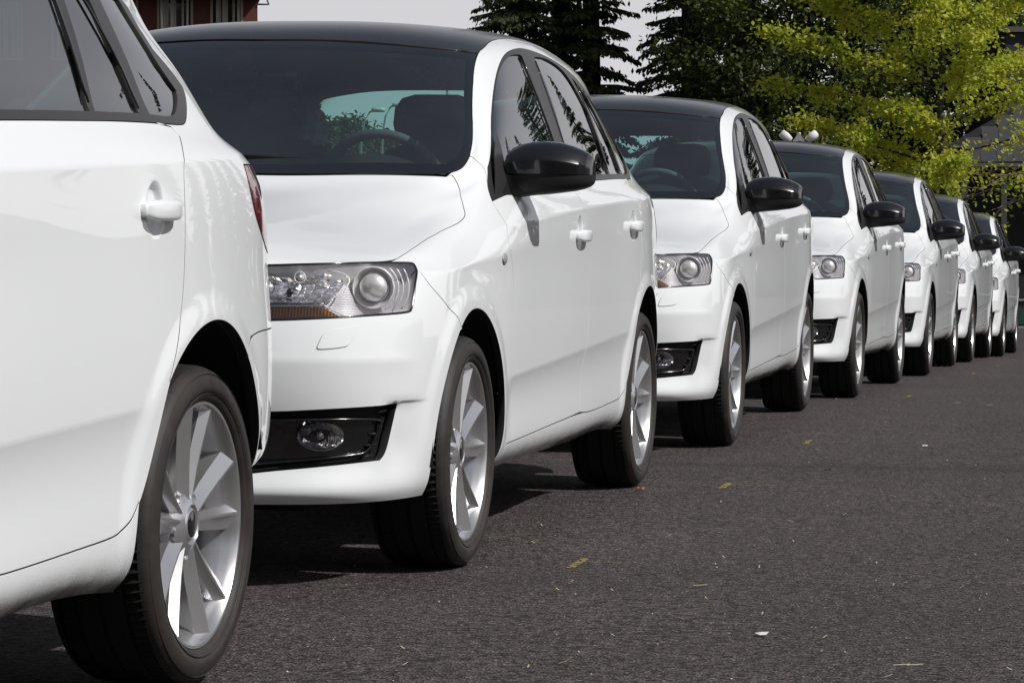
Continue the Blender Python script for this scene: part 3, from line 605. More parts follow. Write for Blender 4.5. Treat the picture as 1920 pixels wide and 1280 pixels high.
    # --- doors ---
    db=[PL['door_bot2'][0],PL['door_bot2'][1],sB[-1]]
    BL=lambda x:(.9850,)
    beltF=PL['beltF']; beltR=PL['beltR']
    fd=[sf[0]]+[tuple(q) for q in beltF]+sB+db[::-1][1:]+sf[::-1][1:-1]
    HC=[stxz(-1.365,.873),stxz(-2.292,.895)]
    fdoors=panel('front_door',fd,Wp,car,gap=.0020,flange=.018,res=.015,mirror='copy',ang=40,dark=True,refine=[(HC[0][0],HC[0][1],.080,.0045)],lines=LN)
    rd=[sB[0]]+[tuple(q) for q in beltR]+sr+[PL['door_bot1'][2],PL['door_bot1'][1],PL['door_bot1'][0]]+[sB[-1]]+sB[::-1][1:-1]
    rdoors=panel('rear_door',rd,Wp,car,gap=.0020,flange=.018,res=.015,mirror='copy',ang=40,dark=True,refine=[(HC[1][0],HC[1][1],.080,.0045)]+AR2,lines=LN)
    for (doors,xc,zc) in ((fdoors,-1.385,.862),(rdoors,-2.302,.893)):
        for dr,sg in zip(doors,(1,-1)):
            b=MB();S=[]
            yb=F0(*stxz(xc,zc))[0][1]
            for u in np.linspace(-1,1,15):
                x=xc-u*.086; e=(1-abs(u)**5)**.5 if abs(u)<1 else .03; e=max(e,.05)
                hz=.0185*e; y=yb+.031-.008*u*u - (.016 if abs(u)>.99 else 0); dy=.0115*e
                if abs(u)<.35: pass
                S.append([(x,(y+dy*np.sign(math.cos(a))*abs(math.cos(a))**.6),zc+hz*np.sign(math.sin(a))*abs(math.sin(a))**.6) for a in np.linspace(0,2*math.pi,20,endpoint=False)])
            b.loft([[ (q[0],q[1]*sg,q[2]) for q in r_] for r_ in S])
            for xx in (xc+.066,xc-.066):
                b.box((xx-.016,min(sg*(yb-.01),sg*(yb+.025)),zc-.013),(xx+.016,max(sg*(yb-.01),sg*(yb+.025)),zc+.013),bev=.004)
            fixn(b.obj('door_handle',Wp,dr))
    # --- window frames and glass ---
    def hole(k): return chaikin(PL[k],2,45)
    G1=PL['g1'];G2=PL['g2']+PL['g2b'];G3=PL['g3'];G4=PL['g4']
    wf=panel('window_frame',dlo,M['trim'],car,holes=[G1,G2,G3,G4],off=.0005,gap=.0010,flange=.012,res=.03,mirror='copy',ang=38,smooth_it=2)
    for nm,G,ps in (('window_pane',G1,fdoors),('window_pane',G2,rdoors),('window_pane',G3,rdoors),('quarter_window',G4,(car,car))):
        q=panel(nm,G,M['sideg'],None,off=-.0045,gap=-.004,flange=0,res=.03,mirror='copy',ang=38)
        for o_,p_ in zip(q,ps): o_.parent=p_
    # raised strips on the belt and pillars
    for sg,w_ in zip((1,-1),wf):
        for x0,z0,x1,z1 in ((-1.377,1.412,-1.345,1.05),(-1.545,1.405,-1.48,1.055),(-2.14,1.365,-2.115,1.07),(-2.25,1.345,-2.375,1.07)):
            if x0<-1.3:
                pts=[]
                for u in np.linspace(.02,.98,9):
                    s_,t_=stxz(x0+(x1-x0)*u,z0+(z1-z0)*u); P,n=ev(s_,t_); pts.append((P+n*.001)*[1,sg,1])
                b=MB(); b.tube(pts,.0028,6); b.obj('pillar_strip',M['gblack'],w_)
    # --- windscreen ---
    wpoly=wsb+ws[3:]+wt[1:]+[(2.275,TE)]
    fr_=PL['frit_side']; top_in=[(2.215,1.47),(2.21,TE)]
    inner=[(1.535,TE),(1.54,1.45)]+fr_[:-1]+top_in
    wsg=panel('windscreen',inner,M['ws'],car,off=-.003,gap=.0,flange=0,res=.03,mirror='join',ang=40)
    # printed border: ring between outer and inner
    ring=[(1.475,TE)]+wsb[1:]+ws[3:]+wt[1:]+[(2.275,TE),(2.21,TE)]+[(2.215,1.47)]+fr_[:-1][::-1]+[(1.54,1.45),(1.535,TE)]
    panel('windscreen_border',ring,M['frit'],wsg,off=-.003,gap=0,flange=0,res=.03,mirror='join',ang=40)
    # --- roof ---
    ROOF_SIDE=[wt[0],(2.42,1.168),(2.52,1.178),(2.70,1.182),(3.0,1.178),(3.4,1.172),(3.8,1.165),(4.05,1.160),(4.17,1.158)]
    roof=[(2.283,TE),(2.285,1.50),(2.287,1.40)]+[wt[1]]+ROOF_SIDE+[(4.17,1.35),(4.17,TE)]
    rp=panel('roof',roof,M['roof'],car,off=0,gap=.0025,flange=.02,res=.03,mirror='join',ang=30)
    # --- body side ---
    tgs=[(4.20,1.158),(4.37,1.12),(4.45,1.05),(4.50,.95),(4.53,.85),(4.55,.78),(4.56,.725)]
    tl=[(4.140,.715),(4.155,.67),(4.19,.64),(4.235,.622),(4.30,.60),(4.56,.60),(4.56,.725),(4.30,.722)]
    br=PL['bumper_r']
    j=min(range(len(ar)),key=lambda k:(ar[k][0]-br[0][0])**2+(ar[k][1]-br[0][1])**2)
    body=[ws[5],ws[6]]+ROOF_SIDE+tgs[1:]+[(4.30,.722),(4.140,.715),(4.155,.67),(4.19,.64),(4.235,.622),(4.30,.60),(4.56,.60),(4.56,.47),(4.26,.468)]+br[::-1][1:]+ar[:j+1][::-1]+[(3.52,.012),(3.0,.010),(2.2,.010),(1.69,.010),(1.675,.030),(1.69,.118)]
    body+=[PL['door_bot2'][1],sB[-1]]+PL['door_bot1'][:3]+sr[::-1]
    body+=dlo[1:24][::-1]
    body+=SEAM_A[::-1]
    bo=panel('body_side',body,M['sill'],car,gap=.0020,flange=.02,res=.018,mirror='copy',ang=38,refine=AR2,lines=LN[:1])
    # --- rear ---
    rb=[(SE,0),(SE,.468),(4.56,.468),(4.26,.468)]+br[::-1][1:]+ar[j:]+[(4.23,0)]
    rbm=panel('rear_bumper',rb,Wp,car,gap=.0016,flange=.02,res=.03,mirror='join',ang=40)
    tg=[(4.57,.472),(SE,.472),(SE,TE),(4.17,TE),(4.172,1.35)]+tgs+[(4.575,.60)]
    RG=[(4.66,.82),(SE,.80),(SE,1.10),(4.85,1.10),(4.60,1.08)]
    tgo=panel('tailgate',tg,Wp,car,holes=[],gap=.0018,flange=.02,res=.035,mirror='join',ang=35) if False else None
    tg2=[(4.57,.472),(SE,.472),(SE,.80),(4.66,.82),(4.53,1.10),(4.80,1.135),(SE,1.135),(SE,TE),(4.17,TE),(4.172,1.35)]+tgs+[(4.575,.60)]
    tgo=panel('tailgate',tg2,Wp,car,gap=.0018,flange=.02,res=.035,mirror='join',ang=35)
    panel('rear_window',[(4.66,.82),(SE,.80),(SE,1.135),(4.80,1.135),(4.53,1.10)],M['rearg'],tgo,off=-.004,gap=-.003,flange=0,res=.04,mirror='join',ang=35)
    panel('tail_light',tl,M['taill'],car,off=.001,gap=.0015,flange=.02,res=.02,mirror='copy',ang=60)
    # number plate area on the tailgate, dark
    b=MB(); b.box((-3.452,-.26,.70),(-3.445,.26,.81),bev=.003); b.obj('number_plate',M['gblack'],tgo)
    # --- headlights ---
    for sg in (1,-1):
        def fl(P): return np.asarray(P)*[1,sg,1]
        o=panel('headlight',hl,M['housing'],car,off=-.056,gap=.004,flange=0,res=.03,ang=60)
        ob=o.data; 
        # side walls from recessed sheet to the lens edge
        q=resample(chaikin(hl,2,60),.03); q,_=inset(q if area(q)>0 else q[::-1],.0025)
        Pn=[ev(*x) for x in q]; A=[P-n*.002 for P,n in Pn]; B=[P-n*.058 for P,n in Pn]; n_=len(A)
        V=[v.co[:] for v in ob.vertices]+[tuple(x) for x in A+B]; k=len(ob.vertices)
        F=[tuple(p_.vertices) for p_ in ob.polygons]+[(k+i_,k+(i_+1)%n_,k+n_+(i_+1)%n_,k+n_+i_) for i_ in range(n_)]
        mi=[0]*len(ob.polygons)+[1]*n_
        bpy.data.objects.remove(o)
        V=np.array(V)*[1,sg,1]; F=F if sg>0 else [f[::-1] for f in F]
        o=mk('headlight',V,F,None,car,True,mats=[M['housing'],M['bezel']],mi=mi)
        # thin black seal round the lens
        b=MB(); b.tube([fl(P-n*.0015) for P,n in Pn+[Pn[0]]],.0034,6,cap=False); b.obj('lamp_seal',M['gblack'],o)
        lens=panel('lens_cover',hl,M['clear'],o,off=-.0005,gap=.003,flange=0,res=.03,ang=60,mirror='only' if sg<0 else None)
        P,_=ev(*PL['proj'][0]); c=P+np.array([-.032,-.008,.001]); c=fl(c)
        ax=Vector((.985,.17*sg,-.02)).normalized(); Mx=Matrix.Translation(Vector(c))@ax.to_track_quat('X','Z').to_matrix().to_4x4()
        b=MB(); prof=[(.0355*math.sin(a),.026*math.cos(a)) for a in np.linspace(.02,math.pi/2,14)]+[(.036,-.004),(.036,-.03)]; b.lathe(prof,36,'x'); x=b.obj('projector_lens',M['lensball'],o); x.data.transform(Mx); fixn(x)
        b=MB(); b.lathe([(.037,-.012),(.0375,-.004),(.0480,.008),(.050,.008),(.051,-.03)],44,'x'); x=b.obj('lamp_bezel',M['bezel'],o); x.data.transform(Mx); fixn(x); autosharp(x,40)
        b=MB(); b.tube([Mx@Vector((.009,.0500*math.cos(a),.0500*math.sin(a))) for a in np.linspace(0,2*math.pi,45)],.0021,6,cap=False); b.obj('lamp_ring',M['ring'],o)
        for rr_,xo in ((.061,.004),(.072,-.006),(.085,-.016)):
            pts=[Mx@Vector((xo,sg*rr_*math.cos(a),rr_*math.sin(a))) for a in np.linspace(-1.2,1.2,24)]
            pts=[p_ for p_ in pts if .680<p_.z<.786]
            if len(pts)>2: b=MB(); b.tube(pts,.0019,6); b.obj('lamp_arc',M['ring'],o)
        # inner reflector: faceted mirror bowl with a round outer end
        b=MB(); nu,nv=9,7; c0=np.array([.480,.640])
        def bowl(u,v):
            t_=.530+.192*v; smax=.600-.055*((t_-.635)/.1)**2; s_=.315+(smax-.315)*u
            P,n=ev(s_,t_); q=((s_-c0[0])/.14)**2+((t_-c0[1])/.11)**2
            return fl(P-n*(.014+.036*max(0,1-q)**.8))
        for i_ in range(nu):
            for j_ in range(nv):
                cs=[bowl((i_+a)/nu,(j_+c)/nv) for a,c in ((.04,.04),(.96,.04),(.96,.96),(.04,.96))]
                mid=sum(cs)/4+np.array([rng.uniform(.0005,.004),rng.uniform(-.003,.003),rng.uniform(-.003,.003)])
                F=[(0,1,4),(1,2,4),(2,3,4),(3,0,4)]; b.add(cs+[mid],F if sg>0 else [f[::-1] for f in F])
        x=b.obj('reflector',M['refl'],o,smooth=False)
        P,_=ev(.493,.640); c2=fl(P+np.array([-.034,-.008,0])); Mx2=Matrix.Translation(Vector(c2))@Vector((.98,.10*sg,0)).to_track_quat('X','Z').to_matrix().to_4x4()
        b=MB(); b.lathe([(.001,.014),(.006,.012),(.0075,-.02)],14,'x'); x=b.obj('lamp_bulb',M['bezel'],o); x.data.transform(Mx2)
        b=MB(); b.tube([Mx2@Vector((.012,.0135*math.cos(a),.0135*math.sin(a))) for a in np.linspace(0,6.2832,21)],.0018,5,cap=False); b.obj('bulb_ring',M['ring'],o)
        b=MB(); b.lathe([(.0095*math.sin(a),.010*math.cos(a)) for a in np.linspace(.02,1.7,8)],16,'x'); x=b.obj('parking_bulb',M['frit'],o); x.data.transform(Mx2@Matrix.Translation((.020,.022*-sg,-.036)))
        pts=[]
        for v in np.linspace(0,1,12):
            t_=.530+.192*v; smax=.606-.055*((t_-.635)/.1)**2; P,n=ev(smax,t_); pts.append(fl(P-n*.013))
        b=MB(); b.tube(pts,.0017,5); b.obj('reflector_edge',M['ring'],o)
        # chrome divider and amber indicator
        dv=[(.33,.517),(.46,.522),(.545,.525),(.60,.478)]
        b=MB(); b.tube([fl(ev(*x)[0]-ev(*x)[1]*.020) for x in dv],.0022,6); b.obj('lamp_divider',M['ring'],o)
        am=[(.33,.474),(.59,.478),(.545,.520),(.33,.514)]
        x=panel('indicator',am,M['amber'],o,off=-.022,gap=.001,flange=0,res=.02,smooth_it=0,mirror='only' if sg<0 else None)
        # side repeater
        P,n=ev(*PL['tsg'][0]); b=MB(); S=[]
        for u in np.linspace(0,1,6):
            r_=math.cos(u*math.pi/2)**.6 if u<1 else .02
            S.append([(P[0]+.0245*r_*math.cos(a),sg*(P[1]+.0015+.006*u),P[2]+.0135*r_*math.sin(a)*1.15) for a in np.linspace(0,2*math.pi,20,endpoint=False)])
        b.loft(S,cap=False); x=b.obj('side_indicator',M['housing'],fenders[0 if sg>0 else 1]); fixn(x)
    return car
def wheel(parent,x,side):
    """hub centre at (x, side*.833, .302); axis along y, side=+1 left"""
    # tyre
    yo=.842
    def pro(flip=False): pass
    P=[(.232,yo-.020),(.236,yo-.010),(.243,yo-.004),(.250,yo-.0035),(.2505,yo-.0015),(.262,yo),(.276,yo-.002),(.287,yo-.008),(.2945,yo-.017)]
    b=MB(); b.lathe(P+[(.2975,yo-.026)],110,'y'); b.lathe([(.2975,yo-.190),(.290,yo-.205),(.262,yo-.213),(.235,yo-.205),(.232,yo-.195)],64,'y')
    o_t=b
    # rim first (parent part)
    w=MB()
    w.lathe([(.2325,yo-.019),(.2345,yo-.016),(.2325,yo-.013),(.2270,yo-.0135),(.2225,yo-.019),(.2175,yo-.030),(.212,yo-.045)],72,'y')
    w.lathe([(.212,yo-.045),(.203,yo-.075),(.200,yo-.11),(.205,yo-.17),(.225,yo-.195)],56,'y')
    # hub
    hy=yo-.030
    w.lathe([(.034,hy-.004),(.038,hy),(.046,hy-.003),(.060,hy-.010),(.070,hy-.022),(.072,hy-.05)],60,'y')
    def spoke(ang,bias):
        rr=np.array([.045,.075,.11,.15,.19,.229]); hw=np.array([.0145,.0175,.0195,.021,.0225,.024]); yy=np.array([hy-.004,hy-.003,hy-.001,hy+.003,hy+.008,hy+.0135])
        S=[]
        for r_,h_,y_ in zip(rr,hw,yy):
            d=.017*min(1,.35+r_/.12)
            off=bias*.0015
            sec=[(-h_*.80,y_-.055),(-h_,y_-d),(-h_*.12+bias*h_*.35,y_),(h_*.12+bias*h_*.35,y_),(h_,y_-d),(h_*.80,y_-.055)]
            ca,sa=math.cos(ang),math.sin(ang)
            S.append([(r_*ca-u*sa,v,r_*sa+u*ca) for u,v in sec])
        w.loft(S,cap=False,closed=False)
    spA=SP_ANG
    for k in range(5):
        base=R(22+72*k)
        for q in (-1,1): spoke(base+q*R(15.5),-q)
    for k in range(5):                       # lug seats
        a=R(22+36+72*k); c=(.056*math.cos(a),0,.056*math.sin(a))
        w.lathe([(.0125,hy-.018),(.0135,hy-.010),(.0115,hy-.0095),(.0095,hy-.016),(.009,hy-.028)],18,'y',c)
    T=Matrix.Translation((x,0,.302)); S=Matrix.Diagonal((1,side,1,1))
    rim=w.obj('wheel',M['alloy'],parent); rim.data.transform(T@S); fixn(rim); autosharp(rim,28)
    ty=o_t.obj('tyre',M['tyre'],rim); ty.data.transform(T@S); fixn(ty)
    # tread: ribs with shoulder blocks
    b=MB(); nseg=100; ring=[]
    ys=[yo-.017,yo-.026,yo-.034,yo-.052,yo-.054,yo-.060,yo-.062,yo-.098,yo-.100,yo-.108,yo-.110,yo-.146,yo-.148,yo-.156,yo-.158,yo-.176,yo-.184,yo-.195]
    hs=[.2945,.2985,.3005,.3015,.294,.294,.3020,.3025,.295,.295,.3025,.3020,.294,.294,.3015,.3005,.2985,.290]
    S_=[]
    for i in range(nseg*2):
        a=2*math.pi*(i+ (.22 if i%2 else 0))/(nseg*2); cut=(i%2==1)
        r_=[]
        for j,(y_,h_) in enumerate(zip(ys,hs)):
            sh=(j<=3 or j>=14); d=.006 if (cut and sh) else 0
            aa=a+(y_-yo)*.35
            r_.append(((h_-d)*math.cos(aa),y_,(h_-d)*math.sin(aa)))
        S_.append(r_)
    n=len(ys); k=len(b.V)
    for r_ in S_: b.V+=r_
    m_=len(S_)
    for i in range(m_):
        i2=(i+1)%m_
        for j in range(n-1): b.F.append((i*n+j,i*n+j+1,i2*n+j+1,i2*n+j))
    tr=b.obj('tread',M['tread'],rim,smooth=False); tr.data.transform(T@S); fixn(tr)
    # side wall lettering-free rib rings
    b=MB()
    for r_,y_ in ((.2475,yo-.0022),(.285,yo-.0055)): b.lathe([(r_-.0012,y_-.002),(r_,y_+.0012),(r_+.0012,y_-.002)],90,'y')
    q=b.obj('sidewall_rib',M['tyre'],rim); q.data.transform(T@S); fixn(q)
    b=MB(); b.lathe([(.001,hy+.003),(.021,hy+.002),(.0245,hy+.0005)],32,'y'); q=b.obj('hub_cap',M['gblack'],rim); q.data.transform(T@S); fixn(q)
    b=MB(); b.lathe([(.0245,hy-.001),(.0262,hy+.0015),(.029,hy+.000),(.0345,hy-.005)],32,'y'); q=b.obj('cap_ring',M['alloy'],rim); q.data.transform(T@S); fixn(q)
    b=MB(); b.lathe([(.06,yo-.10),(.137,yo-.10),(.137,yo-.122),(.06,yo-.122)],40,'y'); b.lathe([(.02,yo-.09),(.06,yo-.09),(.07,yo-.10)],24,'y'); q=b.obj('brake_disc',M['disc'],rim); q.data.transform(T@S); fixn(q)
    b=MB(); b.lathe([(.0,yo-.15),(.205,yo-.15)],30,'y'); q=b.obj('back_plate',M['liner'],rim); q.data.transform(T@S)
    b=MB()
    for k in range(5):
        a=R(22+36+72*k); b.lathe([(.001,hy-.017),(.0060,hy-.018),(.0070,hy-.021),(.0070,hy-.028)],6,'y',(.056*math.cos(a),0,.056*math.sin(a)))
    q=b.obj('wheel_bolt',M['plate'],rim,smooth=False); q.data.transform(T@S); fixn(q)
    return rim
SP_ANG=0

def car_rest(car):
    # wheels
    for x,s in ((0,1),(0,-1),(-2.602,1),(-2.602,-1)): wheel(car,x,s)
    # arch liners
    for (xc,zc,r_) in ((-.02,.312,.372),(-2.61,.31,.388)):
        for s in (1,-1):
            b=MB(); S=[]
            for y_ in (.822,.70,.56):
                S.append([(xc+r_*math.cos(a),s*y_,zc+r_*math.sin(a)) for a in np.linspace(R(-4),R(184 if xc>-1 else 164),30)])
            b.loft(S,cap=False,closed=False)
            k=len(b.V); b.V+=S[-1]; b.F.append(tuple(range(k,k+30)))
            b.obj('wheel_arch_liner',M['liner'],car)
    # floor and engine bay
    b=MB(); b.box((-3.05,-.56,.19),(.60,.56,.22)); b.box((-2.19,-.74,.232),(-.43,.74,.25)); b.box((.36,-.66,.222),(.56,.66,.235)); b.box((-3.30,-.52,.33),(-3.02,.52,.35)); b.box((.40,-.60,.222),(.60,.60,.232))
    b.box((-.43,-.56,.20),(.50,.56,.70)); b.box((-3.2,-.50,.33),(-2.2,.50,.62)); b.box((.44,-.56,.21),(.60,.56,.60))
    b.tube([(.1,-.55,.24),(.1,.55,.24)],.03,8); b.tube([(-2.6,-.7,.27),(-2.6,.7,.27)],.035,8); b.tube([(0,-.7,.30),(0,.7,.30)],.028,8)
    fixn(b.obj('underbody',M['liner'],car,smooth=False))
    # cabin trim: offset shell with window openings
    dl=PL['dlo']
    ss,tt=zip(*dl); 
    shell=[(1.70,.02),(3.45,.02)]+PL['arch_r'][2:-2]+[(4.30,.30),(SE-.001,.30),(SE-.001,TE-.03),(2.30,TE-.03),(2.30,1.30),(2.36,1.17),(1.97,1.125),(1.74,1.10),(1.70,.90)]
    panel('cabin_trim',shell,M['inner'],car,holes=[[(a,b_) for a,b_ in dl],[(4.64,.81),(SE-.004,.80),(SE-.004,1.15),(4.80,1.15),(4.52,1.11)]],off=-.022,gap=0,flange=0,res=.05,mirror='copy',smooth_it=0)
    b=MB(); # parcel shelf / boot / rear seat back
    b.box((-3.12,-.60,1.02),(-2.72,.60,1.035)); fixn(b.obj('parcel_shelf',M['inner'],car,smooth=False))
    # dashboard
    b=MB();S=[]
    for y_ in np.linspace(-.70,.70,29):
        hump=.055*math.exp(-((y_-.36)/.17)**4); z1=.985+hump-.02*abs(y_)
        S.append([(-.28,y_,.93),(-.30,y_,.985),(-.42,y_,1.005),(-.58,y_,z1-.004),(-.70-.04*(hump>.02),y_,z1),(-.79,y_,z1-.03),(-.80,y_,z1-.07),(-.80,y_,.80),(-.72,y_,.60),(-.35,y_,.60)])
    b.loft(S); o=b.obj('dashboard',M['dash'],car); fixn(o); autosharp(o,40)
    # instrument hood
    b=MB();S=[]
    for u in np.linspace(0,1,7):
        x=-.72-.10*u; S.append([(x,.36+(.19-.02*u)*math.cos(a),1.005+(.085-.01*u)*math.sin(a)) for a in np.linspace(0,math.pi,20)])
    b.loft(S,cap=False,closed=False); k=len(b.V); b.V+=S[-1]; b.F.append(tuple(range(k,k+20))); k=len(b.V); b.V+=S[0]; b.F.append(tuple(range(k,k+20))); b.obj('instrument_hood',M['dash'],car)
    # steering wheel
    b=MB(); c=Vector((-.955,.345,.985)); rot=Matrix.Rotation(R(24),4,'Y')
    ringp=[c+rot@Vector((0,.182*math.cos(a),.182*math.sin(a))) for a in np.linspace(0,2*math.pi,49)]
    b.tube(ringp,.0155,10,cap=False); 
    for a in (R(178),R(2),R(270)): b.tube([c+rot@Vector((.02,.05*math.cos(a),.05*math.sin(a))),c+rot@Vector((0,.178*math.cos(a),.178*math.sin(a)))],.016,8)
    b.lathe([(.001,-.02),(.05,-.018),(.068,.0),(.06,.03),(.03,.12)],24,'x',tuple(c)); fixn(b.obj('steering_wheel',M['dash'],car))
    # seats
    def seat(y):
        b=MB(); S=[]
        for z_,x0,th,w in ((.42,-1.33,.10,.23),(.55,-1.36,.15,.245),(.75,-1.41,.15,.25),(.95,-1.46,.13,.24),(1.06,-1.49,.11,.21),(1.12,-1.505,.08,.155),(1.135,-1.51,.04,.11)):
            S.append([(x0+(-th/2)*np.sign(math.cos(a))*abs(math.cos(a))**.7,y+w*np.sign(math.sin(a))*abs(math.sin(a))**.55,z_) for a in np.linspace(0,2*math.pi,24,endpoint=False)])
        b.loft(S)
        S=[]
        for x_,w,z0,z1 in ((-1.40,.22,.36,.50),(-1.2,.25,.34,.52),(-.98,.25,.34,.55),(-.88,.22,.38,.53)):
            S.append([(x_,y+w*np.sign(math.cos(a))*abs(math.cos(a))**.5,(z0+z1)/2+(z1-z0)/2*np.sign(math.sin(a))*abs(math.sin(a))**.6) for a in np.linspace(0,2*math.pi,20,endpoint=False)])
        b.loft(S); s_=b.obj('seat',M['cloth'],car); fixn(s_)
        b=MB();S=[]
        for z_,w,th in ((1.135,.085,.05),(1.15,.125,.085),(1.20,.137,.10),(1.25,.132,.095),(1.280,.110,.075),(1.292,.07,.04)):
            S.append([(-1.50+(-th/2)*np.sign(math.cos(a))*abs(math.cos(a))**.8,y+w*np.sign(math.sin(a))*abs(math.sin(a))**.6,z_) for a in np.linspace(0,2*math.pi,20,endpoint=False)])
        b.loft(S); fixn(b.obj('headrest',M['cloth'],s_))
        b=MB()
        for q in (-.05,.05): b.tube([(-1.505,y+q,1.08),(-1.502,y+q,1.15)],.006,8)
        b.obj('headrest_post',M['chrome'],s_)
    seat(.365); seat(-.365)
    b=MB(); S=[]
    for z_,x0,th in ((.45,-2.36,.12),(.7,-2.42,.14),(.95,-2.49,.12),(1.02,-2.51,.07)):
        S.append([(x0-th/2,-.60,z_),(x0+th/2,-.60,z_),(x0+th/2,.60,z_),(x0-th/2,.60,z_)])
    b.loft(S); b.box((-2.40,-.60,.36),(-1.92,.60,.50),bev=.03); rs=b.obj('rear_seat',M['cloth'],car); fixn(rs)
    for y_ in (-.38,0,.38):
        b=MB(); b.box((-2.565,y_-.11,1.02),(-2.49,y_+.11,1.13),bev=.025); fixn(b.obj('headrest',M['cloth'],rs))
    # inner mirror
    b=MB(); b.box((-.86,-.12,1.265),(-.825,.12,1.335),bev=.012); b.tube([(-.84,0,1.325),(-.76,0,1.335)],.010,8); b.lathe([(.001,.0),(.03,.002),(.035,.010)],20,'z',(-.745,.0,1.325)); fixn(b.obj('interior_mirror',M['gblack'],car))
    # sun visors
    for y_ in (.36,-.36):
        b=MB(); b.box((-1.13,y_-.18,1.385),(-.955,y_+.18,1.40),bev=.006); o=b.obj('sun_visor',M['inner'],car); fixn(o)
    # door mirrors
    for s in (1,-1):
        def ring(y,zt,zb,x0,x1,lo,hi,n=26):
            # section in x,z from angle lo..hi
            zc=1.036
            out=[]
            for a in np.linspace(lo,hi,n):
                ca,sa=math.cos(a),math.sin(a)
                rx=(x1-zc*0-(x0+x1)/2) ; xm=(x0+x1)/2
                fx=np.sign(ca)*abs(ca)**(.62 if ca<0 else .80); fz=np.sign(sa)*abs(sa)**.78
                out.append((xm+(x1-x0)/2*fx, s*y, zc+(zt-zc if sa>0 else zc-zb)*fz))
            return out
        # y, ztop, zbot, xback, xfront
        st=[(.776,1.076,.998,-.69,-.614),(.782,1.093,.984,-.70,-.602),(.795,1.108,.978,-.71,-.594),(.818,1.1185,.976,-.718,-.587),(.850,1.1255,.977,-.724,-.583),(.891,1.1280,.980,-.728,-.583),(.930,1.1245,.985,-.730,-.590),(.965,1.1150,.990,-.733,-.602),(.990,1.1045,.996,-.735,-.618),(1.007,1.0945,1.003,-.736,-.640),(1.015,1.086,1.010,-.736,-.662),(1.018,1.076,1.018,-.735,-.685)]
        UP=[(1,0),(1.0,.12),(1.0,.26),(.995,.40),(.965,.445),(.84,.55),(.64,.70),(.38,.86),(.08,.96),(-.25,1.0),(-.6,.97),(-.85,.88),(-.97,.70),(-1,.4),(-1,0)]
        LO=[(-1,0),(-1,-.5),(-.92,-.88),(-.7,-1),(.1,-1),(.62,-.97),(.85,-.85),(.95,-.6),(.985,-.25),(.985,0)]
        def sec(prof,y,zt,zb,x0,x1): return [((x0+x1)/2+(x1-x0)/2*u,s*y,1.036+(v*(zt-1.036) if v>=0 else v*(1.036-zb))) for u,v in prof]
        b=MB(); b.loft([sec(UP,y,zt+.001,zb,x0,x1+.003) for y,zt,zb,x0,x1 in st],cap=False,closed=False)
        r0=sec(UP,*st[0]);r1=sec(UP,*st[-1])
        for r_ in (r0,r1): k=len(b.V); b.V+=r_; b.F.append(tuple(range(k,k+len(r_))))
        c2=MB(); S=[sec(LO,y,zt,zb,x0,x1) for y,zt,zb,x0,x1 in st]
        c2.loft(S,cap=False,closed=False)
        for r_ in (S[0],S[-1]): k=len(c2.V); c2.V+=r_; c2.F.append(tuple(range(k,k+len(r_))))
        # arm to the door
        c2.loft([[(x_,s*y,z_) for x_,z_ in ((xf-.005,zb+.004),(xf,zb+.02),(xf,1.030),(xf-.01,1.0345),(-.70,1.0345),(-.70,zb+.004),(-.66,zb))] for y,zb,xf in ((.745,.960,-.575),(.79,.968,-.585),(.84,.974,-.592),(.90,.981,-.592))])
        # foot and sail
        c2.loft([[(-.50,s*.765,.962),(-.50,s*.803,.955),(-.60,s*.812,.965),(-.78,s*.815,.985),(-.78,s*.77,.985)],[(-.515,s*.755,1.00),(-.525,s*.790,1.00),(-.62,s*.795,1.03),(-.78,s*.795,1.03),(-.78,s*.76,1.03)]])
        mb=c2.obj('side_mirror',M['black'],car); fixn(mb); autosharp(mb,50)
        o=b.obj('mirror_cap',M['cap'],mb); fixn(o); autosharp(o,17)
        b=MB(); b.loft([[(x0-.0015,s*y,1.036+(zt-1.036)*.8),(x0-.0015,s*y,1.036+(zb-1.036)*.8)] for y,zt,zb,x0,x1 in st[2:-1]],cap=False,closed=False); b.obj('mirror_glass',M['chrome'],mb)
        # sail triangle
        b=MB(); P3=[(-.455,.785,.975),(-.50,.7745,1.03),(-.565,.757,1.09),(-.655,.742,1.155),(-.64,.760,1.11),(-.612,.779,1.055),(-.597,.787,1.030),(-.60,.800,.990)]
        P3=[(x,s*(y+.0045),z) for x,y,z in P3]; b.V=P3; b.F=[tuple(range(len(P3)))] if s<0 else [tuple(range(len(P3)))[::-1]]
        b.obj('mirror_triangle',M['trim'],mb,smooth=False)
    # wipers
    for y0,y1 in ((.55,.05),(-.05,-.50)):
        b=MB(); b.tube([(-.33,y0,1.035),(-.27,(y0+y1)/2,1.062),(-.235,y1,1.072)],.006,6); b.obj('wiper',M['black'],car)
# ---------------- ground ----------------
AX=np.array([.2114,.9774]); LA=np.array([.9774,-.2114]); VR=-2.65
GU=np.array([-40,0,2.944,5.544,7.783,10.385,12.63,15.23,17.37,19.97,22.02,24.62,26.70,29.30,31.35,33.95,50,120,2000.])
GZ=np.array([-.86,-.83,-.805,-.769,-.762,-.731,-.718,-.691,-.712,-.725,-.745,-.758,-.788,-.824,-.870,-.902,-.97,-1.0,-1.0])+ZO
def gz(x,y):
    u=x*AX[0]+y*AX[1]; v=x*LA[0]+y*LA[1]
    return np.interp(u,GU,GZ)-.017*np.clip(v-VR,-9,9)*np.clip((70-u)/30,0,1)
us=np.concatenate([[-900,-300,-100],np.arange(-20,60,.4),[64,70,80,95,120,170,300,600,1800]])
vs=np.concatenate([[-900,-300,-120,-60,-30,-18],np.arange(-12,12,.8),[14,18,30,60,120,300,900]])
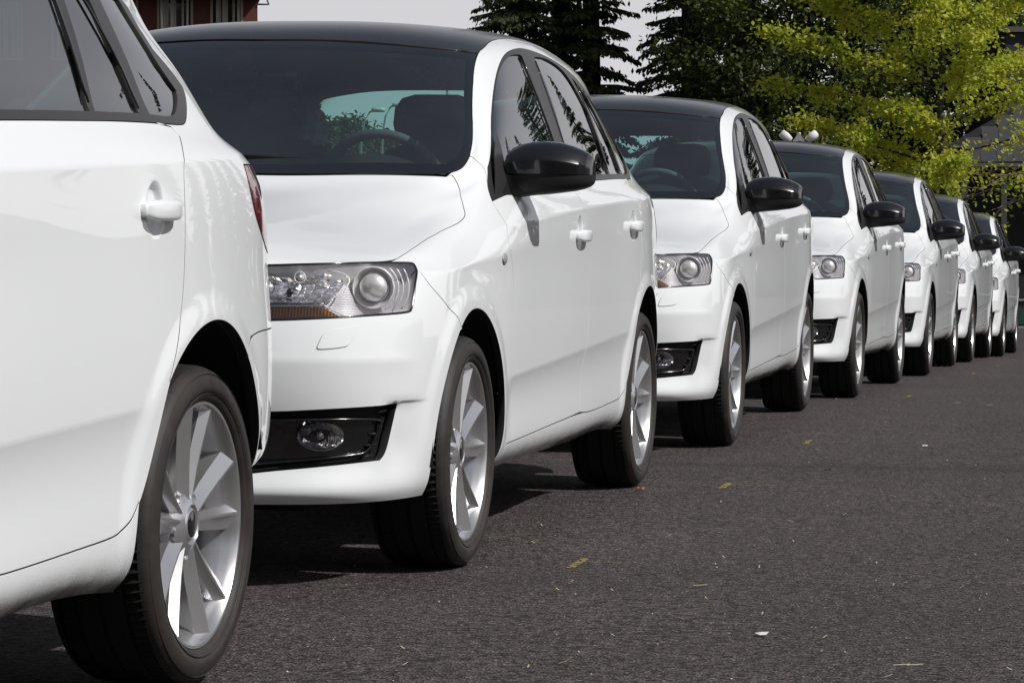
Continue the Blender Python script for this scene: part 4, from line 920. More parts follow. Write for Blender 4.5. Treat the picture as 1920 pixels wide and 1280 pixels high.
U,Vv=np.meshgrid(us,vs,indexing='ij'); X=U*AX[0]+Vv*LA[0]; Y=U*AX[1]+Vv*LA[1]; Z=gz(X,Y)
nu,nv=len(us),len(vs)
V=np.stack([X,Y,Z],-1).reshape(-1,3); F=[(i*nv+j,i*nv+j+1,(i+1)*nv+j+1,(i+1)*nv+j) for i in range(nu-1) for j in range(nv-1)]
F=[f[::-1] for f in F]
p=mat('asphalt',(.05,.05,.05),.82,spec=.35); co=objco(p); nt=p.node_tree
v1=N(p,'ShaderNodeTexVoronoi'); v1.inputs['Scale'].default_value=165; L(p,co,v1.inputs['Vector'])
v2=N(p,'ShaderNodeTexVoronoi'); v2.inputs['Scale'].default_value=60; v2.inputs['Randomness'].default_value=1; L(p,co,v2.inputs['Vector'])
bw=N(p,'ShaderNodeSeparateColor'); L(p,v1.outputs['Color'],bw.inputs[0]); bw2=N(p,'ShaderNodeSeparateColor'); L(p,v2.outputs['Color'],bw2.inputs[0])
st=ramp(p,bw.outputs[0],[(0,(.034,.0275,.0265)),(.40,(.066,.0545,.0525)),(.86,(.102,.086,.082)),(.97,(.16,.138,.13)),(1,(.24,.21,.20))])
big=ramp(p,noise(p,co,.55,5,.62),[(.25,.72),(.75,1.15)])
mid=ramp(p,noise(p,co,9,4,.7),[(.25,.72),(.75,1.20)])
c=mixc(p,1.0,st,big,'MULTIPLY'); c=mixc(p,1.0,c,mid,'MULTIPLY')
hol=ramp(p,noise(p,co,48,3,.6),[(.40,(.10,.085,.085)),(.52,(1,1,1))]); c=mixc(p,.85,c,hol,'MULTIPLY')
# worn darker seams between asphalt strips
mp=N(p,'ShaderNodeMapping'); mp.inputs['Rotation'].default_value=(0,0,R(0)); L(p,co,mp.inputs[0]); sx=sepz(p,mp.outputs[0])
wob=N(p,'ShaderNodeMath',operation='MULTIPLY_ADD'); nn=noise(p,co,1.3,3); L(p,nn,wob.inputs[0]); wob.inputs[1].default_value=.25; L(p,sx[1],wob.inputs[2])
sub=N(p,'ShaderNodeMath',operation='SUBTRACT'); L(p,wob.outputs[0],sub.inputs[0]); sub.inputs[1].default_value=11.70
ab=N(p,'ShaderNodeMath',operation='ABSOLUTE'); L(p,sub.outputs[0],ab.inputs[0])
ln=ramp(p,ab.outputs[0],[(0.0,.70),(.10,.88),(.22,1.0)]); c=mixc(p,1.0,c,ln,'MULTIPLY')
L(p,c,bsdf(p).inputs['Base Color'])
hm=N(p,'ShaderNodeMath',operation='ADD'); L(p,v1.outputs['Distance'],hm.inputs[0]); L(p,noise(p,co,48,3,.6),hm.inputs[1]); bump(p,hm.outputs[0],.006,.9)
tag(mk('asphalt',V,F,p),kind='structure')
# ---------------- the row of cars ----------------
CARS=json.loads(CARJ)
car=build_car(); car_rest(car)
def copy_tree(o,parent=None):
    c=o.copy(); COL.objects.link(c); c.parent=parent
    for ch in o.children: copy_tree(ch,c)
    return c
labels=['white hatchback nearest the viewer, only its rear half in view at the left edge','white hatchback second from the front, whole headlight, fog lamp and windscreen showing','white hatchback third in the row, right behind the one showing its fog lamp fully',
 'white hatchback fourth in the row, its mirror standing against the fifth windscreen','white hatchback fifth in the row, in front of the yellow-green tree','white hatchback sixth in the row, second from the far end','white hatchback at the far end of the row, beside the dark shed']
roots=[car]
for k in range(6): roots.append(copy_tree(car))
for o,lb,(r_,t_) in zip(roots,labels,CARS):
    m_=Matrix([[*r_[i],t_[i]] for i in range(3)]+[[0,0,0,1]]); m_[2][3]+=ZO
    o.matrix_world=m_; tag(o,lb,'car','white hatchbacks parked nose to tail')
# clear protective film hanging inside the second car
b=MB(); n_=26; m_=10; fv=[]
for i in range(n_+1):
    u=i/n_; z=1.375-.205*u; w=.055+.045*math.sin(u*2.6)+.03*u
    for j in range(m_+1):
        v=j/m_; fv.append((-2.86+.020*math.sin(v*17+u*9)+.015*rng.normal()*.5,-.475+w*(v-.25)+.02*u+.004*rng.normal(),z+.004*rng.normal()))
b.V=fv; b.F=[(i*(m_+1)+j,i*(m_+1)+j+1,(i+1)*(m_+1)+j+1,(i+1)*(m_+1)+j) for i in range(n_) for j in range(m_)]
fo=b.obj('protective_film',M['film'],roots[1]); fo['label']='crumpled white protective film by the rear window'
# ---------------- marks and litter on the ground ----------------
def groundpt(px,py):
    a=(px-960)/FPX;b=(640-py)/FPX;cp,sp=math.cos(PITCH),math.sin(PITCH);D=np.array([a,cp+b*sp,-sp+b*cp])
    d=5.
    for _ in range(60): d=(gz(a/D[1]*d,d)-ZO)/(D[2]/D[1])
    return np.array([a/D[1]*d,d,gz(a/D[1]*d,d)])
ym=mat('yellow_marking_paint',(.42,.34,.05),.8); co=objco(ym); 
ym.node_tree.nodes['Principled BSDF'].inputs['Alpha'].default_value=1
L(ym,ramp(ym,noise(ym,co,130,3,.7),[(.47,0.0),(.57,1.0)]),bsdf(ym).inputs['Alpha'])
L(ym,mixc(ym,noise(ym,co,60),(.20,.17,.05),(.50,.42,.08)),bsdf(ym).inputs['Base Color'])
where=['between the second car\'s wheels and the viewer','level with the second car\'s rear wheel','beside the third car','beside the fourth car','beside the fifth car','beside the sixth car']
for (px,py,sc_),w_ in zip([(1084,1058,1),(1361,912,1),(1515,830,1),(1704,744,1),(1826,701,1),(1871,686,1)],where):
    c=groundpt(px,py); b=MB()
    def strip(p0,p1,w,z=.004):
        p0=np.array(p0);p1=np.array(p1);d=(p1-p0)/np.linalg.norm(p1-p0);n_=np.array([-d[1],d[0]])*w/2
        q=[p0+n_,p0-n_,p1-n_,p1+n_]; V=[(c[0]+a[0],c[1]+a[1],gz(c[0]+a[0],c[1]+a[1])+z) for a in q]; b.add(V,[(0,1,2,3)])
    strip((-.024,-.115),(.022,.125),.022)
    strip((.0,.055),(.035,.045),.014)
    x=.04
    while x<.15: strip((x,.045-.1*x),(x+.022,.045-.1*x),.012,.0042); x+=.036
    o=b.obj('paint_mark',ym,smooth=False); tag(o,'small faded yellow tick painted on the asphalt '+w_,'paint mark','yellow ticks painted along the row')
# dry straws and pale chips
straw=mat('dry_straw',(.42,.38,.24),.8); b=MB()
def litter(n):
    for _ in range(n):
        px=rng.uniform(480,1920);py=1280-rng.uniform(0,1)**1.0*560
        c=groundpt(px,max(py,690)); L_=rng.uniform(.008,.045);a=rng.uniform(0,math.pi);w=.0016
        d=np.array([math.cos(a),math.sin(a),0])*L_;n_=np.array([-math.sin(a),math.cos(a),0])*w
        p0=c+[0,0,.004];m_=c+d*.5+n_*rng.uniform(-3,3)+[0,0,.008];p1=c+d+[0,0,.004]
        b.add([p0-n_,p0+n_,m_+n_,m_-n_,p1+n_,p1-n_],[(0,1,2,3),(3,2,4,5)])
litter(42)
for px,py in ((100,1243),(60,1250),(120,1268),(1790,756),(1850,760),(1675,1250),(1700,1250),(1300,1100)):
    c=groundpt(px,py); d=np.array([.035,.008,0]); b.add([c+[0,0,.004],c+[0,.002,.005],c+d+[0,.002,.006],c+d+[0,0,.005]],[(0,1,2,3)])
tag(b.obj('straw_litter',straw,smooth=False),kind='stuff')
chip=mat('pale_stone_chip',(.5,.48,.44),.8); b=MB()
for _ in range(110):
    px=rng.uniform(480,1920);py=rng.uniform(680,1280); c=groundpt(px,py); r_=rng.uniform(.0012,.0032)*(1 if rng.uniform()>.05 else 1.8)
    o=rng.normal(0,1,(6,3))*.3; base=np.array([(1,0,0),(-1,0,0),(0,1,0),(0,-1,0),(0,0,.8),(0,0,-.4)])+o*.4
    b.add(c+base*r_+[0,0,r_*.5],[(0,2,4),(2,1,4),(1,3,4),(3,0,4),(2,0,5),(1,2,5),(3,1,5),(0,3,5)])
tag(b.obj('stone_chips',chip,smooth=False),kind='stuff')
# a few distinct scraps
def scrap(px,py,col,size,label,cat,name):
    c=groundpt(px,py); b=MB(); V=[]; k=7
    for i in range(k):
        a=2*math.pi*i/k; r_=size*rng.uniform(.6,1.1); V.append((c[0]+r_*math.cos(a)*1.5,c[1]+r_*math.sin(a)*1.3,c[2]+.004+rng.uniform(0,.6)*size))
    V.append((c[0],c[1],c[2]+size*.9)); b.add(V,[(i,(i+1)%k,k) for i in range(k)]); tag(b.obj(name,mat(name+'_mat',col,.7),smooth=False),label,cat)
scrap(1427,1193,(.6,.6,.62),.012,'crumpled white paper scrap on the asphalt near the bottom','paper scrap','paper_scrap')
scrap(1202,918,(.75,.22,.08),.009,'small orange chip on the ground below the second car\'s rear tyre','plastic chip','plastic_chip')
scrap(1550,884,(.01,.01,.01),.012,'small black lump lying alone on the open asphalt','rubber lump','rubber_lump')
scrap(1735,838,(.75,.75,.72),.010,'tiny white chip on the open asphalt right of the third car','stone','white_stone')

# ---------------- trees ----------------
def leafmat(name,c1,c2,tr=.35,sc=1.2):
    m=bpy.data.materials.new(name); m.use_nodes=True; nt=m.node_tree; b=nt.nodes['Principled BSDF']; b.inputs['Roughness'].default_value=.55; b.inputs['Specular IOR Level'].default_value=.3
    g=nt.nodes.new('ShaderNodeObjectInfo'); co=objco(m); f=ramp(m,noise(m,co,sc,3),[(.3,c1),(.7,c2)])
    L(m,f,b.inputs['Base Color']); t=nt.nodes.new('ShaderNodeBsdfTranslucent'); L(m,f,t.inputs[0]); x=nt.nodes.new('ShaderNodeMixShader'); x.inputs[0].default_value=tr
    L(m,b.outputs[0],x.inputs[1]); L(m,t.outputs[0],x.inputs[2]); L(m,x.outputs[0],nt.nodes['Material Output'].inputs[0]); return m
LMAP=leafmat('spring_maple_leaf',(.24,.31,.02),(.64,.65,.08),.48,2.6)
LDK=leafmat('dark_broadleaf',(.022,.038,.008),(.085,.11,.018),.25,.8)
LSP=leafmat('spruce_needles',(.020,.032,.012),(.052,.070,.020),.14,.8)
LMID=leafmat('distant_broadleaf',(.05,.07,.025),(.08,.11,.035),.25,.5)
BARK=mat('tree_bark',(.045,.038,.032),.9); bump(BARK,noise(BARK,objco(BARK,(6,6,1.5)),8,5),.02,.8)
BARKD=mat('dark_tree_bark',(.014,.012,.011),.95)
TWIG=mat('pale_twig_bark',(.16,.125,.095),.85)
def leafquads(C,size,up=.4,aspect=1.0):
    """C (n,3) centres -> kite-like quads of random attitude"""
    n=len(C); nrm_=rng.normal(0,1,(n,3)); nrm_[:,2]+=up*2; nrm_/=np.linalg.norm(nrm_,axis=1)[:,None]
    a=np.cross(nrm_,rng.normal(0,1,(n,3))); a/=np.linalg.norm(a,axis=1)[:,None]; b=np.cross(nrm_,a)
    s=size*rng.uniform(.6,1.25,(n,1)); a*=s*aspect; b*=s
    return np.stack([C-a,C-b*.55+a*.1,C+a,C+b*.55+a*.1],1)
def limb(p0,d,length,r0,droop=0,seg=7,wob=.08):
    pts=[np.array(p0,float)]; d=np.array(d,float); d/=np.linalg.norm(d)
    for i in range(seg):
        d=d+rng.normal(0,wob,3)+[0,0,droop]; d/=np.linalg.norm(d); pts.append(pts[-1]+d*length/seg)
    return pts,[r0*(1-.85*i/seg) for i in range(seg+1)]
def broadleaf(name,label,x,y,h,cz0,rad,leaf,m,bark,nl=26,per=34,clump=.35,trunk=.12,cat='tree',group=None,asp=1.,density=1.,sub=4,dirs=None,lean=(0,0),keep=None):
    z0=float(gz(x,y)); t=empty(name,(x,y,z0),label,cat,group)
    b=MB(); tp=[(0,0,-.1),(.02,0,h*.25),(-.03+lean[0]*.4,.02,h*.5),(.03+lean[0]*.8,-.02,h*.78),(lean[0],lean[1],h*.98)]; b.tube(tp,[trunk,trunk*.85,trunk*.62,trunk*.36,trunk*.12],9)
    C=[]; tw=MB()
    for i in range(nl):
        f=(i+.5)/nl; z=cz0+(h-cz0)*f**.95*.97; a=i*2.4+rng.uniform(-.4,.4)
        if dirs is not None: a=dirs(i,a)
        u=(z-cz0)/(h-cz0); ln=rad*(math.sin(math.pi*min(1,(.22+.70*u)))**.8+.10)*rng.uniform(.75,1.1)
        pts,rr=limb((np.interp(z,[0,h],[0,lean[0]]),0,z),(math.cos(a),math.sin(a),.25+.5*u),ln,trunk*.30*(1-.6*u),.02-.03*(1-u))
        b.tube(pts,rr,5)
        for k in range(2,len(pts)):
            for j in range(sub):
                a2=rng.uniform(0,6.28); d=np.array([math.cos(a2),math.sin(a2),rng.uniform(-.3,.6)])
                q=pts[k]+ (pts[k-1]-pts[k])*rng.uniform(0,1); L2=rng.uniform(.3,1.)*clump*1.8*(1.15-.1*k)
                p2,r2=limb(q,d,L2,.010,-.02,4); tw.tube(p2,r2,4,cap=False)
                e=p2[-1]; n=int(per*density*rng.uniform(.5,1.3))
                base=np.array(p2)[rng.integers(1,5,n)]
                C.append(base+rng.normal(0,1,(n,3))*[clump*.42,clump*.42,clump*.26])
    C=np.concatenate(C)
    if keep is not None: C=C[keep(C)]
    o=b.obj('trunk',bark,t); tw.obj('twigs',bark if bark is not BARK else TWIG,t,smooth=False)
    quads('crown',leafquads(C,leaf,.5,asp),m,t); return t
def spruce(name,label,x,y,h,rad,cz0=.8,cat='tree',group=None,m=None,dens=1.,step=.42):
    z0=float(gz(x,y)); t=empty(name,(x,y,z0),label,cat,group)
    b=MB(); b.tube([(0,0,-.1),(.05,0,h*.3),(0,.04,h*.65),(0,0,h)],[h*.014+.06,h*.011+.04,h*.007+.02,.012],8)
    C=[];A=[];B=[]
    z=cz0
    while z<h-.1:
        f=1-(z-cz0)/(h-cz0); nb=int(8+4*f); a0=rng.uniform(0,6.28)
        for k in range(nb):
            a=a0+k*2*math.pi/nb+rng.uniform(-.3,.3); ln=rad*(f**.75)*rng.uniform(.55,1.12)+.12
            dr=-.10-.12*f
            pts,rr=limb((0,0,z+rng.uniform(-.12,.12)),(math.cos(a),math.sin(a),.18),ln,.03*f+.008,dr*.6,6,.05)
            pts[-1][2]+=.12*ln*.3; b.tube(pts,rr,4,cap=False)
            P=np.array(pts); n=int(ln*62*dens)+10; u=rng.uniform(.12,1,n)**.8*(len(P)-1); i=np.minimum(u.astype(int),len(P)-2); q=P[i]+(P[i+1]-P[i])*(u-i)[:,None]
            side=np.array([-math.sin(a),math.cos(a),0]); w=(ln*.28+.12)*(1-.6*u/(len(P)-1))[:,None]
            q=q+side*rng.normal(0,1,(n,1))*w*.7
            dv=np.array([math.cos(a),math.sin(a),0])*rng.uniform(.1,.5,(n,1))+side*rng.normal(0,.5,(n,1))+np.array([0,0,-1])*rng.uniform(.25,1.,(n,1))
            dv/=np.linalg.norm(dv,axis=1)[:,None]; le=rng.uniform(.09,.22,(n,1))*(.6+.4*f); cr=np.cross(dv,rng.normal(0,1,(n,3))); cr/=np.linalg.norm(cr,axis=1)[:,None]; wd=le*.22
            C.append(np.stack([q-cr*wd*.5,q+dv*le*.5-cr*wd,q+dv*le,q+dv*le*.5+cr*wd],1))
        z+=step*rng.uniform(.7,1.2)
    b.obj('trunk',BARKD,t); quads('crown',np.concatenate(C),m or LSP,t); return t
def at(px,d): return (px-960)/FPX*d
# left spruces
G='dark trees behind the row'
spruce('spruce_tree','tall dark spruce with drooping boughs, leftmost against the pale sky',at(965,74),74,16,1.65,.9,group=G,dens=1.5)
spruce('spruce_tree','dark spruce with a straight trunk showing, middle of the left group',at(1046,76),76,17,1.5,.9,group=G,dens=1.4)
spruce('spruce_tree','broad dark spruce on the left side of the narrow gap of sky',at(1105,75),75,17.5,1.55,.9,group=G,dens=1.9)
spruce('spruce_tree','dark spruce on the right side of the narrow gap of sky',at(1290,78),78,18,1.75,.9,group=G,dens=1.5)
spruce('spruce_tree','dark spruce hidden partly behind the leafy dark trees',at(1372,80),80,17,1.6,.9,group=G,dens=1.4)
for px,d,h,r_,lb in ((1405,72,13,2.6,'tall dark leafy tree with a forked trunk, left of the bright maple'),(1500,76,14,3.0,'dark leafy tree directly behind the left side of the bright maple'),(1610,74,13,2.8,'dark leafy tree behind the middle of the bright maple'),(1720,77,13,2.9,'dark leafy tree behind the right side of the bright maple'),(1835,78,12,2.7,'dark leafy tree above the shed roof at the right')):
    broadleaf('broadleaf_tree',lb,at(px,d),d,h,1.2,r_,.075,LDK,BARKD,nl=36,per=62,clump=.70,trunk=.26,group=G,sub=3)
# bright maple
broadleaf('maple_tree','young maple with bright yellow-green spring leaves in front of dark trees',at(1766,44),44,6.6,1.75,2.6,.042,LMAP,BARK,nl=36,per=62,clump=.27,trunk=.085,density=1.0,sub=4,keep=lambda C:~((C[:,0]>.32)&(C[:,2]<3.0-.15*np.sin(C[:,0]*7))&(rng.uniform(0,1,len(C))<.90)))
# near bough of another young maple reaching in at the right
t=empty('maple_sapling',(at(1990,40),40,float(gz(at(1990,40),40))),'young maple mostly beyond the right edge, leafy twigs reaching in over the last car','tree')
b=MB(); b.tube([(0,0,-.1),(.03,0,1.6),(-.02,0,3.2)],[.06,.05,.02],8); C=[]; tw=MB()
for p0,p1 in (((0,0,2.15),(-1.25,-.2,1.95)),((0,0,2.3),(-.9,.2,1.62)),((0,0,2.5),(-.75,0,2.55)),((0,0,1.9),(-1.0,.3,1.55)),((0,0,2.9),(.6,.3,3.3)),((0,0,2.2),(.8,-.3,2.5))):
    p0=np.array(p0);p1=np.array(p1); pts=[p0+(p1-p0)*u+rng.normal(0,.03,3)+[0,0,.12*math.sin(u*3.1)] for u in np.linspace(0,1,8)]; tw.tube(pts,list(np.linspace(.016,.004,8)),5)
    for k in range(2,8):
        for j in range(2):
            q,r2=limb(pts[k],rng.normal(0,1,3)*[1,1,.5]+(p1-p0),rng.uniform(.15,.35),.006,0,3); tw.tube(q,r2,4,cap=False)
            n=int(rng.integers(0,13) if p0[2]!=1.9 else rng.integers(0,3)); C.append(q[-1]+rng.normal(0,1,(n,3))*[.09,.09,.06])
b.obj('trunk',BARK,t); tw.obj('twigs',TWIG,t,smooth=False); quads('crown',leafquads(np.concatenate(C),.045,.5),LMAP,t)
# conifers and trees further along the kerb to the right, seen mirrored in the side windows
G2='trees beyond the right edge, mirrored in car windows'
for az,d,h,r_ in ((16.6,66,13.8,2.2),(19.3,62,16.2,2.3),(21.9,64,14.6,2.2),(24.3,60,16.4,2.2),(27.6,60,12.6,2.0),(31.5,62,11.5,2.2)):
    spruce('spruce_tree','spruce beyond the right edge, seen only mirrored in the side windows',d*math.tan(R(az)),d,h,r_,.6,group=G2,dens=2.0,step=.36)
G3='unseen trees added behind the viewer to darken reflections in the cars'  # unseen trees added to darken reflections and cut low ambient light
k_=0
for x_,y_,h_,r_ in ((-26,-22,11,5),(-14,-30,13,6),(-3,-26,11,5.5),(9,-32,13,6),(20,-28,12,6),(-36,-6,12,6)):
    broadleaf('broadleaf_tree','dark leafy tree added behind the viewer to darken reflections in the cars',x_,y_,h_,.6,r_,.30,LDK,BARKD,nl=22,per=46,clump=1.5,trunk=.3,group=G3,sub=2)
t=empty('unseen_hall',(-34,-17,float(gz(0,-17))),'long dark brown hall added behind the viewer to darken reflections in the black car mirrors','building')  # unseen hall, added so the black mirrors have something dark to reflect
b=MB(); b.box((0,-8,0),(62,0,6.2)); b.obj('wall',mat('dark_brown_cladding',(.035,.026,.022),.8),t,smooth=False)
b=MB(); b.box((-.5,-8.5,6.2),(62.5,.5,6.5)); b.obj('roof',mat('hall_roof',(.03,.03,.03),.7),t,smooth=False)
for k in range(9):
    b=MB(); b.box((3+k*6.4,.0,1.2),(6.5+k*6.4,.06,3.2)); b.obj('window',mat('hall_window',(.01,.012,.014),.1),t,smooth=False)
t=empty('hedge',(58,15,float(gz(58,15))),'tall dark hedge added far out beyond the right edge to even out reflections in the white paint','hedge')  # unseen hedge, added to close gaps and smooth reflections on the paint
n=16000; quads('foliage',leafquads(np.stack([rng.uniform(-1.2,1.2,n),rng.uniform(-48,40,n),rng.uniform(0,5.2,n)],1),.34,.3),LDK,t)
b=MB(); b.box((-.8,-48,0),(.8,40,4.7)); b.obj('stems',BARKD,t,smooth=False)
# distant trees seen through the second car
for px,d,h,r_,lb in ((610,112,5.9,2.0,'round distant tree seen through the second car\'s rear window, left of the lamps'),(700,118,5.4,2.6,'low distant tree seen through the second car, right of the lamps'),(655,125,4.3,3.5,'low distant bush below the street lamps seen through the second car'),(530,120,5.0,3.0,'distant tree far left, behind the second car'),(770,118,5.2,3.2,'distant tree behind the second car\'s driver seat')):
    broadleaf('broadleaf_tree',lb,at(px,d),d,h,.5,r_,.10,LMID,BARKD,nl=18,per=110,clump=.8,trunk=.15,group='distant trees glimpsed through the second car',sub=3)
# ---------------- street lamps ----------------
GM=mat('galvanised_steel',(.38,.39,.40),.5,.6); LW=mat('lamp_head_white',(.75,.75,.75),.4); LGc=mat('lamp_glass',(.55,.58,.6),.15,coat=1)
for px,d,hh,s_,lb in ((676,88,5.62,1,'curved-arm street lamp seen through the second car, left one'),(716,96,6.2,1,'curved-arm street lamp seen through the second car, right one')):
    x0=at(px,d); z0=float(gz(x0,d)); t=empty('street_lamp',(x0,d,z0),lb,'street lamp','street lamps glimpsed through the second car')
    b=MB(); b.tube([(0,0,0),(0,0,hh*.72),(.03,0,hh*.84),(.12,0,hh*.93),(.27,0,hh*.975),(.36,0,hh*.985)],[.06,.045,.032,.028,.026,.024],8); b.obj('pole',GM,t)
    b=MB(); b.loft([[(.33+u,v*w,hh*.985+zz) for v,zz in ((-1,.0),(-.8,.07),(.8,.07),(1,0),(.6,-.05),(-.6,-.05))] for u,w in ((0,.04),(.08,.09),(.28,.12),(.38,.05))]); fixn(b.obj('lamp_head',LW,t))
# twin floodlight above the fourth car
x0=at(1497,39.5); d=39.5; z0=float(gz(x0,d)); zt=ZO+d*((640-262)/FPX-math.tan(PITCH))
t=empty('floodlight_pole',(x0,d,z0),'grey pole with two white floodlights angled like a V, above the fourth car','floodlight')
b=MB(); b.tube([(0,0,0),(0,0,zt-z0+.09)],[.035,.028],10); b.obj('pole',GM,t)
b=MB(); h0=zt-z0
b.loft([[(-.09,y_,h0-.04),(.0,y_,h0+.085),(.09,y_,h0-.04),(.0,y_,h0-.02)] for y_ in (-.05,.05)]); fixn(b.obj('bracket',GM,t,smooth=False))
pw=lambda v:math.copysign(abs(v)**.45,v)
for s_ in (-1,1):
    b=MB(); S=[]
    for u,w,hh in ((.01,.03,.018),(.02,.07,.036),(.09,.085,.050),(.165,.085,.048),(.175,.06,.03)):
        cx=s_*(.09+u*.80); cz=h0-.02+u*.62
        S.append([(cx+ s_*(-.62)*hh*pw(math.sin(a)),w*pw(math.cos(a)),cz+.80*hh*pw(math.sin(a))) for a in np.linspace(0,2*math.pi,16,endpoint=False)])
    b.loft(S); o=b.obj('floodlight',LW,t); fixn(o)
    b=MB(); b.loft([[(p_[0]*1.0,p_[1]*.8,p_[2]-.012) for p_ in r_] for r_ in S[1:4]]); fixn(b.obj('lamp_glass',LGc,o))
# ---------------- red-brown building, upper left ----------------
wallm=mat('red_brown_cladding',(.085,.022,.014),.75); co=objco(wallm,(1,1,1)); L(wallm,mixc(wallm,noise(wallm,co,3,4),(.07,.018,.012),(.105,.030,.019)),bsdf(wallm).inputs['Base Color'])
wh=mat('white_window_frame',(.62,.60,.55),.5); bg_=mat('beige_window_bar',(.30,.26,.20),.6); pane=mat('window_glass_dark',(.015,.018,.02),.05,coat=1); cur=mat('white_curtain',(.55,.56,.53),.8); co=objco(cur,(14,14,1)); L(cur,mixc(cur,noise(cur,co,3,3),(.30,.31,.29),(.72,.73,.70)),bsdf(cur).inputs['Base Color'])
roofm=mat('dark_roof_edge',(.022,.020,.020),.6)
D0=60.; zc_=lambda py,d=D0: ZO+d*((640-py)/FPX-math.tan(PITCH))
t=empty('red_building',(at(484,D0),D0,float(gz(at(484,D0),D0))),'red-brown building with white-framed windows under a dark flat eave, top left','building')
ox,oy,oz=t.location
def loc(px,py,dy=0,d=D0): return (at(px,d)-ox,d+dy-oy,zc_(py,d)-oz)
top=zc_(-8)-oz
wins=[(297,364),(396,457),(200,262),(102,164),(-10,50)]
b=MB(); xr=0.; xl=at(-700,D0)-ox
# wall as boards between the windows, real openings
wz0=zc_(118)-oz; wz1=zc_(-4)-oz
segs=sorted([(at(a,D0)-ox,at(c,D0)-ox) for a,c in wins]); cur_x=xl
for a,c in segs:
    b.box((cur_x,0,0),(a,.25,top)); b.box((a,0,0),(c,.25,wz0)); b.box((a,0,wz1),(c,.25,top)); cur_x=c
b.box((cur_x,0,0),(xr,.25,top)); b.box((xr-.25,.25,0),(xr,12,top)); b.box((xl,11.8,0),(xr-.25,12,top)); b.box((xl,.45,0),(xr-.3,.5,top))
wl=b.obj('wall',wallm,t,smooth=False)
for a,c in segs:
    b=MB(); b.box((a,-.03,wz0),(c,.0,wz0+.05)); b.box((a,-.03,wz1-.05),(c,.0,wz1)); b.box((a,-.03,wz0+.05),(a+.05,.02,wz1-.05)); b.box((c-.05,-.03,wz0+.05),(c,.02,wz1-.05))
    f_=b.obj('window',bg_,t,smooth=False); n=4; w=(c-a-.1)/n
    for k in range(1,n): 
        q=MB(); q.box((a+.05+w*k-.022,-.025,wz0+.05),(a+.05+w*k+.022,.03,wz1-.05)); q.obj('mullion',bg_,f_,smooth=False)
    for k in range(n):
        q=MB(); q.box((a+.05+w*k+.022,.045,wz0+.05),(a+.05+w*(k+1)-.022,.052,wz1-.05)); q.obj('pane',pane,f_,smooth=False)
        if k!=2:
            q=MB(); xa=a+.05+w*k+.03; q.box((xa+w*rng.uniform(0,.35),.020,wz0+.05),(xa+w*rng.uniform(.5,.8),.028,wz1-.05)); q.obj('curtain',cur,f_,smooth=False)
q=MB(); q.tube([loc(305,-6,-.09),loc(308,150,-.09)],.028,8); q.obj('downpipe',wh,t)
q=MB(); ze=zc_(0.5)-oz; q.box((xl-.3,-1.0,ze),(.05,13,ze+.06)); q.box((.05,-1.0,ze),(at(588,D0)-ox,-.85,ze+.06)); q.box((xl-.3,-.9,ze+.06),(.04,12.9,ze+.26)); q.obj('roof',roofm,t,smooth=False)
t.rotation_euler=(0,0,R(7)); q=MB(); q.tube([(0.0,-.02,ze-.10),(.22,-.02,ze-.10)],.018,6); q.tube([(.22,-.02,ze-.10),(.17,-.02,ze+.02)],.015,6); q.obj('eave_bracket',roofm,t)
# ---------------- dark shed with shingled roof at the right ----------------
shin=mat('slate_shingle',(.060,.056,.064),.62); co=objco(shin); L(shin,mixc(shin,noise(shin,co,9,4),(.016,.015,.018),(.055,.052,.060)),bsdf(shin).inputs['Base Color'])
dk=mat('dark_stained_boards',(.008,.008,.009),.8); fas=mat('eave_fascia',(.085,.08,.08),.6); post=mat('grey_painted_post',(.045,.045,.05),.6)
D1=55.
t=empty('shed',(at(1775,D1),D1,float(gz(at(1775,D1),D1))),'low dark open shed with a grey shingled hip roof at the right edge','shed'); ox,oy,oz=t.location
zz=lambda py,d=D1: ZO+d*((640-py)/FPX-math.tan(PITCH))-oz
z_e=zz(313);z_f=zz(306); z_b=zz(272); xW=7.5
b=MB(); b.box((.35,.8,0),(xW,1.0,z_e)); b.box((.35,1.0,0),(.55,6,z_e)); b.box((.35,6,0),(xW,6.2,z_e)); b.box((xW-.2,1.,0),(xW,6,z_e)); b.obj('wall',dk,t,smooth=False)
b=MB(); b.box((-.02,-.02,z_e),(xW+.2,.02,z_f)); b.box((-.02,.02,z_e),(.02,6.6,z_f)); b.obj('fascia',fas,t,smooth=False)
for px in (1809,1883): 
    x=at(px,D1)-ox; b=MB(); b.box((x-.05,.05,0),(x+.05,.15,z_e)); b.obj('post',post,t,smooth=False)
rf=empty; b=MB(); b.add([(0,0,z_f),(xW+.2,0,z_f),(xW+.2,.75,z_b),(.55,.75,z_b)],[(0,1,2,3)]); b.add([(0,0,z_f-.002),(.55,.75,z_b-.002),(.55,5.8,z_b-.002),(0,6.6,z_f-.002)],[(0,1,2,3)])
zr=zz(150); b.add([(.45,.95,z_b+.01),(xW+.2,.95,z_b+.01),(xW+.2,3.3,zr),(2.3,3.3,zr)],[(0,1,2,3)]); b.add([(.45,.95,z_b+.008),(2.3,3.3,zr-.002),(.45,6,z_b+.008)],[(0,1,2)])
b.add([(.45,6,z_b),(2.3,3.3,zr),(xW+.2,3.3,zr),(xW+.2,6,z_b)],[(0,1,2,3)]); b.add([(.45,.74,z_b+.012),(xW+.2,.74,z_b+.012),(xW+.2,.96,z_b+.014),(.45,.96,z_b+.014)],[(0,1,2,3)])
roof=b.obj('roof',dk,t,smooth=False)
